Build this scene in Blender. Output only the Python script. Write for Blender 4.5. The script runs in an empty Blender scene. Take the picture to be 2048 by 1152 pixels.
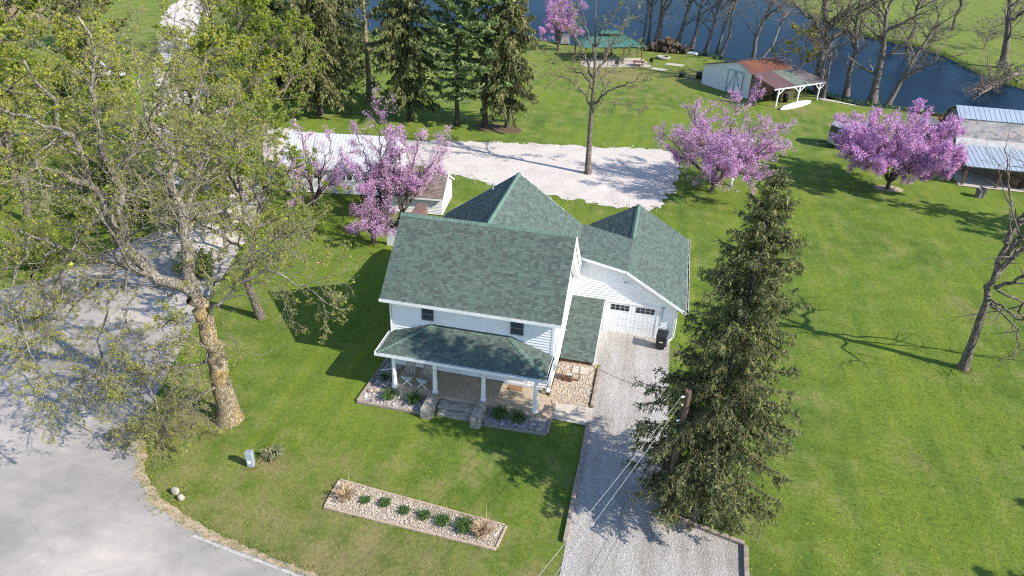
import bpy, bmesh, math, random
import numpy as np
from mathutils import Vector, Matrix
from mathutils.geometry import delaunay_2d_cdt

random.seed(7)
rng = np.random.default_rng(7)
R = math.radians
scene = bpy.context.scene
COL = scene.collection

# ------------------------------------------------------------------ camera
CAM = np.array([0.0, 0.0, 24.0])
PITCH, ROLL, YAW, FPX = R(29.886696), R(-2.20722), R(-11.71611), 1420.0
_cy, _sy = math.cos(YAW), math.sin(YAW)
_f = np.array([_sy * math.cos(PITCH), _cy * math.cos(PITCH), -math.sin(PITCH)])
_r = np.array([_cy, -_sy, 0.0])
_d = np.cross(_f, _r)
_c, _s = math.cos(ROLL), math.sin(ROLL)
CR, CD, CF = _c * _r + _s * _d, -_s * _r + _c * _d, _f
cam = bpy.data.cameras.new('camera')
cam.sensor_width = 36.0
cam.lens = 36.0 * FPX / 2048
cam.clip_end = 3000
co = bpy.data.objects.new('camera', cam)
COL.objects.link(co)
co.matrix_world = Matrix(((CR[0], -CD[0], -CF[0], CAM[0]), (CR[1], -CD[1], -CF[1], CAM[1]),
                          (CR[2], -CD[2], -CF[2], CAM[2]), (0, 0, 0, 1)))
scene.camera = co

# ------------------------------------------------------------------ sky, sun, exposure
SUNV = Vector((1.30, -0.32, 1.0)).normalized()
world = bpy.data.worlds.new('World')
scene.world = world
world.use_nodes = True
wn = world.node_tree
sky = wn.nodes.new('ShaderNodeTexSky')
sky.sky_type = 'NISHITA'
sky.sun_disc = False
sky.sun_elevation = math.asin(SUNV.z)
sky.sun_rotation = math.atan2(SUNV.x, SUNV.y)
sky.dust_density = 0.2
sky.ozone_density = 3.0
wn.links.new(sky.outputs[0], wn.nodes['Background'].inputs[0])
wn.nodes['Background'].inputs[1].default_value = 0.15
sl = bpy.data.lights.new('sun', 'SUN')
sl.energy = 4.2
sl.angle = R(0.5)
sl.color = (1.0, 0.94, 0.84)
so = bpy.data.objects.new('sun', sl)
COL.objects.link(so)
so.rotation_euler = (-SUNV).to_track_quat('-Z', 'Y').to_euler()
so.location = (60, -20, 60)
scene.view_settings.view_transform = 'Standard'
scene.view_settings.look = 'None'
scene.view_settings.exposure = 0.87
scene.view_settings.gamma = 1
scene.cycles.max_bounces = 6
scene.cycles.filter_width = 1.15
scene.cycles.use_adaptive_sampling = False
scene.cycles.use_denoising = False
scene.cycles.denoiser = 'OPENIMAGEDENOISE'
scene.cycles.transparent_max_bounces = 8


def ray(px, py):
    return CR * ((px - 1024) / FPX) + CD * ((py - 576) / FPX) + CF


def at(px, py, z=0.0):                      # point of the photo on a level plane
    d = ray(px, py)
    return CAM + d * ((z - CAM[2]) / d[2])


def pl(px, py, y):                          # point of the photo on a plane y = const
    d = ray(px, py)
    return CAM + d * ((y - CAM[1]) / d[1])


# ------------------------------------------------------------------ materials
def nodes_of(name):
    m = bpy.data.materials.new(name)
    m.use_nodes = True
    nt = m.node_tree
    return m, nt, nt.nodes['Principled BSDF']


def N(nt, kind, **kw):
    n = nt.nodes.new(kind)
    for k, v in kw.items():
        if k.startswith('i_'):
            key = k[2:]
            n.inputs[int(key) if key.isdigit() else key].default_value = v
        else:
            setattr(n, k, v)
    return n


def L(nt, a, b):
    nt.links.new(a, b)


def noise(nt, scale, detail=4, rough=0.6, vec=None, out='Fac'):
    n = N(nt, 'ShaderNodeTexNoise', i_Scale=scale, i_Detail=detail, i_Roughness=rough)
    if vec is None:
        vec = nt.nodes.get('POS') or N(nt, 'ShaderNodeNewGeometry', name='POS')
        vec = vec.outputs['Position']
    L(nt, vec, n.inputs['Vector'])
    return n.outputs[out]


def ramp(nt, fac, stops):
    r = N(nt, 'ShaderNodeValToRGB')
    e = r.color_ramp.elements
    while len(e) < len(stops):
        e.new(0.5)
    for q, (p, c) in zip(e, stops):
        q.position = p
        q.color = (*c, 1) if len(c) == 3 else c
    L(nt, fac, r.inputs[0])
    return r.outputs[0]


def mix(nt, fac, a, b, mode='MIX'):
    m = N(nt, 'ShaderNodeMix', data_type='RGBA', blend_type=mode)
    for s, v in ((0, fac), (6, a), (7, b)):
        if isinstance(v, (int, float)):
            m.inputs[s].default_value = v
        elif isinstance(v, tuple):
            m.inputs[s].default_value = (*v, 1)
        else:
            L(nt, v, m.inputs[s])
    return m.outputs[2]


def bump(nt, h, strength, dist, bsdf):
    b = N(nt, 'ShaderNodeBump', i_Strength=strength, i_Distance=dist)
    L(nt, h, b.inputs['Height'])
    L(nt, b.outputs[0], bsdf.inputs['Normal'])


def simple(name, c1, c2=None, scale=3.0, rough=0.7, bmp=0.0, bscale=None, metal=0.0, spec=0.3, detail=5, lo=0.35, hi=0.65, stretch=None):
    m, nt, b = nodes_of(name)
    c2 = c2 or tuple(0.85 * x for x in c1)
    vec = None
    if stretch:
        g = N(nt, 'ShaderNodeNewGeometry', name='POS')
        mp = N(nt, 'ShaderNodeMapping')
        mp.inputs['Scale'].default_value = stretch
        L(nt, g.outputs['Position'], mp.inputs[0])
        vec = mp.outputs[0]
    f = noise(nt, scale, detail, vec=vec)
    L(nt, ramp(nt, f, [(lo, c2), (hi, c1)]), b.inputs['Base Color'])
    b.inputs['Roughness'].default_value = rough
    b.inputs['Metallic'].default_value = metal
    b.inputs['Specular IOR Level'].default_value = spec
    if bmp:
        bump(nt, noise(nt, bscale or scale * 4, 4, vec=vec), bmp, 0.02, b)
    return m


def island(nt):                             # one random value per loose piece or per object
    g = N(nt, 'ShaderNodeNewGeometry')
    o = N(nt, 'ShaderNodeObjectInfo')
    a = N(nt, 'ShaderNodeMath', operation='ADD')
    L(nt, g.outputs['Random Per Island'], a.inputs[0])
    L(nt, o.outputs['Random'], a.inputs[1])
    f = N(nt, 'ShaderNodeMath', operation='FRACT')
    L(nt, a.outputs[0], f.inputs[0])
    return f.outputs[0]


def pieces(name, stops, rough=0.85, bmp=0.3, bscale=60, spec=0.2, blotch=0.0, transl=0.0, metal=0.0):
    m, nt, b = nodes_of(name)
    c = ramp(nt, island(nt), stops)
    if blotch:
        c = mix(nt, blotch, c, ramp(nt, noise(nt, 1.1, 3), [(0.3, (0.45, 0.45, 0.45)), (0.7, (1.25, 1.25, 1.25))]), 'MULTIPLY')
    L(nt, c, b.inputs['Base Color'])
    b.inputs['Roughness'].default_value = rough
    b.inputs['Metallic'].default_value = metal
    b.inputs['Specular IOR Level'].default_value = spec
    if bmp:
        bump(nt, noise(nt, bscale, 3), bmp, 0.01, b)
    if transl:
        t = N(nt, 'ShaderNodeBsdfTranslucent')
        L(nt, c, t.inputs[0])
        s = N(nt, 'ShaderNodeMixShader', i_0=transl)
        L(nt, b.outputs[0], s.inputs[1])
        L(nt, t.outputs[0], s.inputs[2])
        L(nt, s.outputs[0], nt.nodes['Material Output'].inputs[0])
    return m


def grass_color(nt, gain=1.0):
    g = lambda c: tuple(x * gain for x in c)
    big = noise(nt, 0.09, 4)
    mid = noise(nt, 0.55, 5, 0.65)
    fine = noise(nt, 5.0, 5, 0.7)
    c = ramp(nt, mid, [(0.3, g((0.072, 0.122, 0.018))), (0.5, g((0.124, 0.176, 0.030))), (0.68, g((0.200, 0.220, 0.062)))])
    c = mix(nt, ramp(nt, big, [(0.42, (0, 0, 0)), (0.60, (0.75, 0.75, 0.75))]), c, g((0.146, 0.204, 0.025)))
    mpg = N(nt, 'ShaderNodeMapping')
    mpg.inputs['Rotation'].default_value = (0, 0, 0.5)
    mpg.inputs['Scale'].default_value = (1.1, 0.10, 1)
    L(nt, nt.nodes['POS'].outputs['Position'], mpg.inputs[0])
    c = mix(nt, 0.6, c, ramp(nt, noise(nt, 0.9, 3, vec=mpg.outputs[0]), [(0.36, (0.78, 0.84, 0.9)), (0.5, (1.0, 1.0, 1.0)), (0.64, (1.24, 1.13, 1.02))]), 'MULTIPLY')
    # thatch and bare soil where the turf is thin: near the road, and in scattered patches
    pos = nt.nodes['POS'].outputs['Position']
    sx = N(nt, 'ShaderNodeSeparateXYZ')
    L(nt, pos, sx.inputs[0])
    mr = N(nt, 'ShaderNodeMapRange', i_1=27.0, i_2=17.0, i_3=0.0, i_4=0.25)
    L(nt, sx.outputs[1], mr.inputs[0])
    mx = N(nt, 'ShaderNodeMapRange', i_1=4.0, i_2=-7.0, i_3=0.15, i_4=1.0)
    L(nt, sx.outputs[0], mx.inputs[0])
    mm = N(nt, 'ShaderNodeMath', operation='MULTIPLY')
    L(nt, mr.outputs[0], mm.inputs[0])
    L(nt, mx.outputs[0], mm.inputs[1])
    my = N(nt, 'ShaderNodeMapRange', i_1=78.0, i_2=100.0, i_3=0.0, i_4=0.12)
    L(nt, sx.outputs[1], my.inputs[0])
    ad0 = N(nt, 'ShaderNodeMath', operation='ADD')
    L(nt, mm.outputs[0], ad0.inputs[0])
    L(nt, my.outputs[0], ad0.inputs[1])
    dry = noise(nt, 0.55, 8, 0.78)
    ad = N(nt, 'ShaderNodeMath', operation='ADD')
    L(nt, dry, ad.inputs[0])
    L(nt, ad0.outputs[0], ad.inputs[1])
    for cx_, cy_, rad_, amt in ((14.6, 29.8, 1.7, 0.26), (21.5, 46.5, 3.2, 0.22), (19.5, 38.3, 1.3, 0.2), (-8, 106, 9, 0.26), (4, 107, 8, 0.2), (-14, 22, 4, 0.05),
                                (16, 95, 5, 0.16), (-9, 18, 5, 0.06), (12.5, 53, 3, 0.10), (2.6, 36, 1.2, 0.3), (-20.8, 24.2, 3.2, 0.28), (-15.6, 21.8, 1.5, 0.24), (-2.5, 18.5, 1.2, 0.2)):
        dd = N(nt, 'ShaderNodeVectorMath', operation='DISTANCE')
        L(nt, pos, dd.inputs[0])
        dd.inputs[1].default_value = (cx_, cy_, 0)
        mr2 = N(nt, 'ShaderNodeMapRange', interpolation_type='SMOOTHSTEP', i_1=rad_, i_2=0.0, i_3=0.0, i_4=amt)
        L(nt, dd.outputs['Value'], mr2.inputs[0])
        a2 = N(nt, 'ShaderNodeMath', operation='ADD')
        L(nt, ad.outputs[0], a2.inputs[0])
        L(nt, mr2.outputs[0], a2.inputs[1])
        ad = a2
    dm = ramp(nt, ad.outputs[0], [(0.575, (0, 0, 0)), (0.88, (0.75, 0.75, 0.75))])
    c = mix(nt, dm, c, g((0.25, 0.19, 0.095)))
    return mix(nt, 0.75, c, ramp(nt, fine, [(0.3, (0.62, 0.62, 0.62)), (0.7, (1.3, 1.3, 1.3))]), 'MULTIPLY')


MAT = {}
m, nt, b = nodes_of('lawn')
L(nt, grass_color(nt), b.inputs['Base Color'])
b.inputs['Roughness'].default_value = 0.95
b.inputs['Specular IOR Level'].default_value = 0.1
bump(nt, noise(nt, 14, 6, 0.75), 0.9, 0.06, b)
MAT['lawn'] = m
m, nt, b = nodes_of('grass_blades')
c = grass_color(nt, 1.3)
c = mix(nt, 0.5, c, ramp(nt, island(nt), [(0.0, (0.65, 0.75, 0.6)), (1.0, (1.3, 1.2, 1.2))]), 'MULTIPLY')
L(nt, c, b.inputs['Base Color'])
b.inputs['Roughness'].default_value = 0.7
b.inputs['Specular IOR Level'].default_value = 0.15
MAT['blades'] = m

# asphalt: pale, dusty at the junction, darker wheel paths
m, nt, b = nodes_of('asphalt')
c = ramp(nt, noise(nt, 0.22, 4, 0.55), [(0.30, (0.225, 0.21, 0.20)), (0.5, (0.335, 0.305, 0.28)), (0.70, (0.455, 0.405, 0.36))])
v = N(nt, 'ShaderNodeTexVoronoi', i_Scale=55.0)
L(nt, nt.nodes['POS'].outputs['Position'], v.inputs['Vector'])
c = mix(nt, 0.55, c, ramp(nt, v.outputs['Color'], [(0.0, (0.7, 0.7, 0.7)), (1.0, (1.25, 1.25, 1.25))]), 'MULTIPLY')
c = mix(nt, 0.7, c, ramp(nt, noise(nt, 1.6, 6, 0.7), [(0.3, (0.86, 0.86, 0.87)), (0.7, (1.1, 1.09, 1.07))]), 'MULTIPLY')
mpa = N(nt, 'ShaderNodeMapping')
mpa.inputs['Rotation'].default_value = (0, 0, -0.9)
mpa.inputs['Scale'].default_value = (0.10, 0.85, 1)
L(nt, nt.nodes['POS'].outputs['Position'], mpa.inputs[0])
c = mix(nt, 0.75, c, ramp(nt, noise(nt, 0.6, 4, vec=mpa.outputs[0]), [(0.36, (0.80, 0.80, 0.82)), (0.6, (1.06, 1.05, 1.04))]), 'MULTIPLY')
vc = N(nt, 'ShaderNodeTexVoronoi', i_Scale=0.24, feature='DISTANCE_TO_EDGE')
vw = mix(nt, 0.12, nt.nodes['POS'].outputs['Position'], noise(nt, 0.7, 5, out='Color'), 'ADD')
L(nt, vw, vc.inputs['Vector'])
c = mix(nt, ramp(nt, vc.outputs['Distance'], [(0.0, (0.24, 0.24, 0.24)), (0.0035, (0, 0, 0))]), c, (0.1, 0.1, 0.1))
L(nt, c, b.inputs['Base Color'])
b.inputs['Roughness'].default_value = 0.9
bump(nt, noise(nt, 40, 4), 0.3, 0.01, b)
MAT['asphalt'] = m


def gravel(name, stops, scale, patch, bd=0.03, tracks=None):
    m, nt, b = nodes_of(name)
    pos = N(nt, 'ShaderNodeNewGeometry', name='POS').outputs['Position']
    v = N(nt, 'ShaderNodeTexVoronoi', i_Scale=scale)
    L(nt, pos, v.inputs['Vector'])
    c = ramp(nt, v.outputs['Color'], stops)
    c = mix(nt, 0.8, c, ramp(nt, noise(nt, 0.5, 5), [(0.3, (1 - patch,) * 3), (0.7, (1 + patch * 0.6,) * 3)]), 'MULTIPLY')
    if tracks:                              # wheel tracks run along y
        mp = N(nt, 'ShaderNodeMapping')
        mp.inputs['Scale'].default_value = tracks
        L(nt, pos, mp.inputs[0])
        c = mix(nt, 0.7, c, ramp(nt, noise(nt, 1.0, 4, vec=mp.outputs[0]), [(0.36, (0.74, 0.70, 0.65)), (0.58, (1.05, 1.05, 1.05))]), 'MULTIPLY')
    L(nt, c, b.inputs['Base Color'])
    b.inputs['Roughness'].default_value = 0.95
    b.inputs['Specular IOR Level'].default_value = 0.1
    bump(nt, v.outputs['Distance'], 0.8, bd, b)
    return m


MAT['gravel_white'] = gravel('white_gravel', [(0.0, (0.46, 0.40, 0.35)), (0.5, (0.56, 0.495, 0.445)), (1.0, (0.65, 0.59, 0.54))], 14, 0.2)
MAT['gravel_drive'] = gravel('drive_gravel', [(0.0, (0.25, 0.232, 0.218)), (0.5, (0.385, 0.36, 0.335)), (1.0, (0.53, 0.50, 0.465))], 24, 0.15, tracks=(1.3, 0.16, 1))
MAT['gravel_bed'] = gravel('bed_gravel', [(0.0, (0.22, 0.17, 0.13)), (0.5, (0.42, 0.34, 0.28)), (1.0, (0.62, 0.55, 0.48))], 16, 0.1)
MAT['soil'] = simple('bare_sandy_soil', (0.46, 0.345, 0.245), (0.33, 0.255, 0.17), 1.5, 0.95, 0.4, 20)
MAT['stones_bed'] = pieces('bed_stones', [(0, (0.26, 0.20, 0.14)), (0.35, (0.41, 0.33, 0.25)), (0.7, (0.49, 0.42, 0.33)), (1, (0.60, 0.54, 0.46))], bmp=0)
MAT['stones_porch'] = pieces('porch_bed_stones', [(0, (0.16, 0.15, 0.16)), (0.4, (0.36, 0.32, 0.31)), (0.75, (0.52, 0.45, 0.42)), (1, (0.66, 0.62, 0.60))], bmp=0)
MAT['stones_river'] = pieces('river_stones', [(0, (0.30, 0.20, 0.14)), (0.3, (0.47, 0.36, 0.25)), (0.6, (0.55, 0.46, 0.34)), (0.85, (0.62, 0.55, 0.46)), (1, (0.42, 0.38, 0.36))], bmp=0)
MAT['stones_drive'] = pieces('drive_stones', [(0, (0.28, 0.26, 0.245)), (0.5, (0.385, 0.36, 0.335)), (1, (0.52, 0.49, 0.46))], bmp=0)
MAT['concrete'] = simple('concrete', (0.50, 0.44, 0.37), (0.38, 0.33, 0.27), 1.6, 0.9, 0.15, 30)
MAT['porch_floor'] = simple('worn_porch_concrete', (0.44, 0.35, 0.25), (0.33, 0.265, 0.19), 1.3, 0.85, 0.12, 30)
MAT['stone'] = simple('limestone', (0.42, 0.38, 0.31), (0.22, 0.19, 0.15), 3.5, 0.95, 0.6, 9)
MAT['timber'] = simple('weathered_timber', (0.35, 0.29, 0.24), (0.20, 0.155, 0.12), 5, 0.9, 0.5, 14, stretch=(1, 1, 4))
MAT['timber_pale'] = simple('pale_timber', (0.46, 0.36, 0.26), (0.33, 0.25, 0.18), 5, 0.9, 0.4, 14)
MAT['brown_wood'] = simple('brown_wood', (0.20, 0.10, 0.06), (0.12, 0.06, 0.04), 5, 0.8, 0.3, 14)
MAT['white'] = simple('white_vinyl', (0.80, 0.80, 0.79), (0.70, 0.695, 0.68), 0.9, 0.45, 0.0, spec=0.4)
MAT['white_old'] = simple('white_painted_steel', (0.74, 0.745, 0.74), (0.66, 0.66, 0.65), 1.0, 0.5, 0.0)
MAT['gable_shade'] = simple('cream_siding', (0.78, 0.77, 0.75), (0.72, 0.71, 0.68), 1.2, 0.5)
MAT['shingle'] = pieces('green_shingle', [(0.0, (0.070, 0.084, 0.078)), (0.25, (0.086, 0.112, 0.098)), (0.5, (0.098, 0.134, 0.112)),
                                          (0.78, (0.120, 0.156, 0.130)), (1.0, (0.084, 0.098, 0.091))], 0.95, 0.5, 90, 0.12, blotch=0.12)
MAT['cap'] = pieces('green_cap_shingle', [(0.0, (0.10, 0.155, 0.125)), (1.0, (0.13, 0.20, 0.16))], 0.95, 0.4, 90, 0.12)
MAT['underlay'] = simple('roof_underlay', (0.035, 0.045, 0.042), None, 3, 0.95)
MAT['debris'] = simple('wet_leaf_debris', (0.06, 0.035, 0.025), (0.02, 0.014, 0.012), 9, 0.9, 0.4)
MAT['glass'] = simple('dark_window_glass', (0.02, 0.028, 0.034), (0.012, 0.016, 0.02), 1, 0.06, spec=0.6)
MAT['screen'] = simple('insect_screen', (0.045, 0.06, 0.07), (0.03, 0.04, 0.05), 2, 0.55)
MAT['sash'] = simple('grey_sash', (0.20, 0.24, 0.25), None, 2, 0.5)
MAT['black'] = simple('black_plastic', (0.018, 0.019, 0.021), (0.012, 0.013, 0.014), 3, 0.42, spec=0.45)
MAT['rubber'] = simple('tyre_rubber', (0.015, 0.015, 0.016), None, 3, 0.85)
MAT['grey_metal'] = simple('grey_painted_metal', (0.33, 0.37, 0.40), (0.27, 0.31, 0.34), 2, 0.45)
MAT['steel'] = simple('galvanised_steel', (0.50, 0.52, 0.54), (0.42, 0.44, 0.46), 2, 0.4, metal=0.6)
MAT['mat'] = simple('coir_mat', (0.27, 0.15, 0.09), (0.20, 0.11, 0.07), 25, 0.95, 0.5)
MAT['canvas'] = pieces('weathered_slat', [(0, (0.30, 0.27, 0.23)), (1, (0.42, 0.38, 0.32))], 0.85, 0.2, 40)


def barkmat(name, light, dark, lichen=None, la=0.0):
    m, nt, b = nodes_of(name)
    g = N(nt, 'ShaderNodeNewGeometry', name='POS')
    mp = N(nt, 'ShaderNodeMapping')
    mp.inputs['Scale'].default_value = (1, 1, 0.28)
    L(nt, g.outputs['Position'], mp.inputs[0])
    v = N(nt, 'ShaderNodeTexVoronoi', i_Scale=9.0, feature='DISTANCE_TO_EDGE')
    w = mix(nt, 0.25, mp.outputs[0], noise(nt, 5, 4, out='Color'), 'ADD')
    L(nt, w, v.inputs['Vector'])
    f = ramp(nt, v.outputs['Distance'], [(0.0, (0, 0, 0)), (0.10, (0.8, 0.8, 0.8)), (0.3, (1, 1, 1))])
    c = mix(nt, f, dark, light)
    c = mix(nt, 0.8, c, ramp(nt, noise(nt, 1.7, 5), [(0.3, (0.6, 0.6, 0.6)), (0.7, (1.25, 1.25, 1.25))]), 'MULTIPLY')
    if lichen:
        c = mix(nt, ramp(nt, noise(nt, 1.2, 5, 0.7), [(0.52, (0, 0, 0)), (0.66, (la, la, la))]), c, lichen)
    L(nt, c, b.inputs['Base Color'])
    b.inputs['Roughness'].default_value = 0.95
    b.inputs['Specular IOR Level'].default_value = 0.1
    bump(nt, f, 0.9, 0.04, b)
    return m


MAT['bark'] = barkmat('grey_bark', (0.24, 0.20, 0.165), (0.085, 0.07, 0.055))
MAT['bark_maple'] = barkmat('tan_maple_bark', (0.37, 0.30, 0.20), (0.13, 0.10, 0.07), (0.42, 0.27, 0.08), 0.7)
MAT['bark_limb'] = barkmat('grey_lichened_bark', (0.29, 0.255, 0.205), (0.10, 0.085, 0.065), (0.42, 0.41, 0.35), 0.6)
MAT['bark_pale'] = barkmat('pale_bark', (0.36, 0.32, 0.27), (0.13, 0.11, 0.09), (0.30, 0.24, 0.13), 0.4)
MAT['bark_dark'] = barkmat('dark_bark', (0.135, 0.11, 0.09), (0.045, 0.036, 0.03))
MAT['twig'] = simple('grey_twig', (0.25, 0.215, 0.165), (0.14, 0.12, 0.09), 1.2, 0.9)
MAT['twig_dark'] = simple('brown_twig', (0.15, 0.115, 0.09), (0.09, 0.068, 0.052), 1.2, 0.9)
MAT['needle'] = pieces('spruce_needles', [(0, (0.066, 0.094, 0.032)), (0.4, (0.118, 0.146, 0.050)), (0.75, (0.185, 0.196, 0.068)), (1, (0.29, 0.255, 0.10))], 0.8, 0, transl=0.2)
MAT['needle_dark'] = pieces('dark_spruce_needles', [(0, (0.058, 0.088, 0.032)), (0.5, (0.115, 0.150, 0.052)), (1, (0.20, 0.20, 0.078))], 0.8, 0, transl=0.15)
MAT['needle_pine'] = pieces('pine_needles', [(0, (0.105, 0.170, 0.055)), (0.5, (0.20, 0.275, 0.095)), (1, (0.31, 0.36, 0.15))], 0.75, 0, transl=0.2)
MAT['needle_cedar'] = pieces('cedar_needles', [(0, (0.090, 0.108, 0.038)), (0.5, (0.170, 0.178, 0.066)), (1, (0.25, 0.225, 0.095))], 0.8, 0, transl=0.15)
MAT['buds'] = pieces('yellow_green_buds', [(0, (0.20, 0.235, 0.03)), (0.5, (0.33, 0.36, 0.05)), (0.9, (0.44, 0.44, 0.07)), (1, (0.44, 0.34, 0.10))], 0.6, 0, transl=0.3)
MAT['buds_pale'] = pieces('pale_buds', [(0, (0.16, 0.18, 0.05)), (0.6, (0.27, 0.27, 0.09)), (1, (0.30, 0.24, 0.12))], 0.6, 0, transl=0.3)
MAT['leaf_bright'] = pieces('fresh_green_leaves', [(0, (0.13, 0.19, 0.02)), (0.5, (0.23, 0.30, 0.035)), (1, (0.34, 0.38, 0.055))], 0.55, 0, transl=0.35)
MAT['leaf_shrub'] = pieces('shrub_leaves', [(0, (0.06, 0.105, 0.014)), (0.5, (0.12, 0.18, 0.022)), (1, (0.22, 0.27, 0.04))], 0.55, 0, transl=0.3)
MAT['blossom'] = pieces('magenta_blossom', [(0, (0.46, 0.18, 0.42)), (0.35, (0.62, 0.31, 0.58)), (0.75, (0.72, 0.43, 0.67)), (1, (0.82, 0.60, 0.78))], 0.6, 0, transl=0.3)
MAT['blossom_pink'] = pieces('pink_blossom', [(0, (0.50, 0.25, 0.44)), (0.5, (0.70, 0.42, 0.62)), (1, (0.80, 0.60, 0.72))], 0.6, 0, transl=0.3)
MAT['tuft'] = pieces('daylily_leaves', [(0, (0.045, 0.09, 0.025)), (0.6, (0.08, 0.15, 0.038)), (1, (0.14, 0.21, 0.06))], 0.5, 0, transl=0.2)
MAT['yucca'] = pieces('yucca_leaves', [(0, (0.10, 0.12, 0.055)), (0.6, (0.20, 0.21, 0.10)), (1, (0.36, 0.30, 0.18))], 0.5, 0)
MAT['straw'] = pieces('dry_straw', [(0, (0.30, 0.18, 0.10)), (0.5, (0.46, 0.31, 0.18)), (1, (0.60, 0.46, 0.28))], 0.8, 0)
MAT['reeds'] = pieces('brown_reeds', [(0, (0.24, 0.17, 0.11)), (0.5, (0.36, 0.27, 0.18)), (1, (0.48, 0.38, 0.26))], 0.85, 0)
MAT['bankgrass'] = pieces('bank_grass', [(0, (0.05, 0.12, 0.015)), (0.6, (0.10, 0.20, 0.025)), (1, (0.22, 0.22, 0.08))], 0.7, 0, transl=0.2)
MAT['dandelion'] = pieces('dandelion_heads', [(0, (0.60, 0.42, 0.02)), (1, (0.75, 0.58, 0.05))], 0.6, 0)
MAT['rust'] = simple('rusty_roof_metal', (0.30, 0.115, 0.062), (0.17, 0.085, 0.065), 0.5, 0.6, 0.1, metal=0.2)
MAT['rust_pink'] = simple('faded_red_roof_metal', (0.26, 0.135, 0.125), (0.18, 0.12, 0.12), 0.7, 0.55, 0.1, metal=0.2)
MAT['rust_green'] = simple('faded_green_roof_metal', (0.30, 0.32, 0.25), (0.22, 0.24, 0.19), 0.7, 0.55, 0.1, metal=0.2)
MAT['rust_grey'] = simple('weathered_grey_roof_metal', (0.30, 0.27, 0.26), (0.19, 0.14, 0.125), 0.6, 0.5, 0.1, metal=0.3)
MAT['silver'] = simple('bright_roof_metal', (0.42, 0.47, 0.53), (0.35, 0.40, 0.46), 0.8, 0.38, metal=0.25)
MAT['garage_metal'] = simple('pale_roof_metal', (0.60, 0.61, 0.62), (0.52, 0.53, 0.54), 0.8, 0.45, metal=0.15)
MAT['green_metal'] = simple('green_roof_metal', (0.075, 0.175, 0.135), (0.055, 0.14, 0.105), 0.8, 0.4, metal=0.1, spec=0.5)
MAT['barn_wood'] = simple('grey_barn_board', (0.26, 0.235, 0.215), (0.12, 0.105, 0.095), 4, 0.95, 0.5, 14, stretch=(3, 3, 0.5))
MAT['barn_tan'] = simple('tan_barn_board', (0.38, 0.29, 0.20), (0.24, 0.18, 0.12), 4, 0.95, 0.4, 14, stretch=(3, 3, 0.5))
MAT['slate'] = pieces('mottled_slate', [(0, (0.20, 0.19, 0.18)), (0.4, (0.30, 0.29, 0.28)), (0.7, (0.37, 0.34, 0.33)), (0.85, (0.40, 0.30, 0.27)), (1, (0.27, 0.28, 0.29))], 0.9, 0.3, 30)
MAT['slate_pale'] = pieces('pale_slate', [(0, (0.42, 0.41, 0.39)), (0.7, (0.52, 0.50, 0.49)), (1, (0.50, 0.38, 0.35))], 0.9, 0.3, 30)
MAT['brown_shingle'] = pieces('brown_shingle', [(0, (0.13, 0.10, 0.085)), (0.5, (0.18, 0.145, 0.125)), (1, (0.23, 0.19, 0.17))], 0.95, 0.4, 60)
MAT['trailer'] = simple('dark_green_trailer_skin', (0.045, 0.06, 0.05), (0.035, 0.05, 0.042), 2, 0.4, spec=0.5)
MAT['trailer_roof'] = simple('grey_trailer_roof', (0.36, 0.40, 0.40), (0.30, 0.33, 0.33), 1, 0.5)
MAT['cream'] = simple('cream_paint', (0.50, 0.50, 0.33), (0.42, 0.42, 0.28), 2, 0.5)
MAT['car_white'] = simple('white_car_paint', (0.78, 0.79, 0.80), (0.74, 0.75, 0.76), 1, 0.2, spec=0.6)
MAT['roll'] = simple('rusty_steel_drum', (0.28, 0.18, 0.11), (0.20, 0.12, 0.07), 3, 0.8, 0.2)
MAT['pole'] = simple('brown_utility_pole', (0.19, 0.125, 0.085), (0.11, 0.075, 0.055), 3, 0.9, 0.5, 14, stretch=(3, 3, 0.4))
MAT['wire'] = simple('pale_wire', (0.42, 0.42, 0.43), None, 1, 0.4)
MAT['wire_dark'] = simple('dark_wire', (0.05, 0.05, 0.055), None, 1, 0.6)
MAT['brown_metal'] = simple('brown_painted_metal', (0.20, 0.13, 0.11), (0.15, 0.09, 0.075), 3, 0.6)
MAT['mulch'] = simple('red_brown_mulch', (0.15, 0.095, 0.055), (0.085, 0.06, 0.03), 4, 0.95, 0.6, 12)
MAT['mud'] = simple('pond_bank_mud', (0.17, 0.13, 0.09), (0.10, 0.08, 0.055), 1, 0.9, 0.4, 6)
MAT['cut_wood'] = pieces('firewood', [(0, (0.05, 0.035, 0.028)), (0.6, (0.11, 0.08, 0.06)), (0.9, (0.20, 0.14, 0.09)), (1, (0.34, 0.2, 0.1))], 0.9, 0.3, 20)
MAT['paint_line'] = simple('worn_white_road_paint', (0.52, 0.50, 0.47), (0.36, 0.33, 0.30), 4, 0.8, lo=0.35, hi=0.7)
MAT['red_leaf'] = pieces('dark_red_leaves', [(0, (0.12, 0.02, 0.03)), (1, (0.26, 0.05, 0.06))], 0.6, 0)
MAT['yellow_flower'] = pieces('yellow_shrub_flower', [(0, (0.28, 0.24, 0.03)), (0.6, (0.42, 0.36, 0.05)), (1, (0.62, 0.48, 0.04))], 0.6, 0, transl=0.2)

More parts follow.
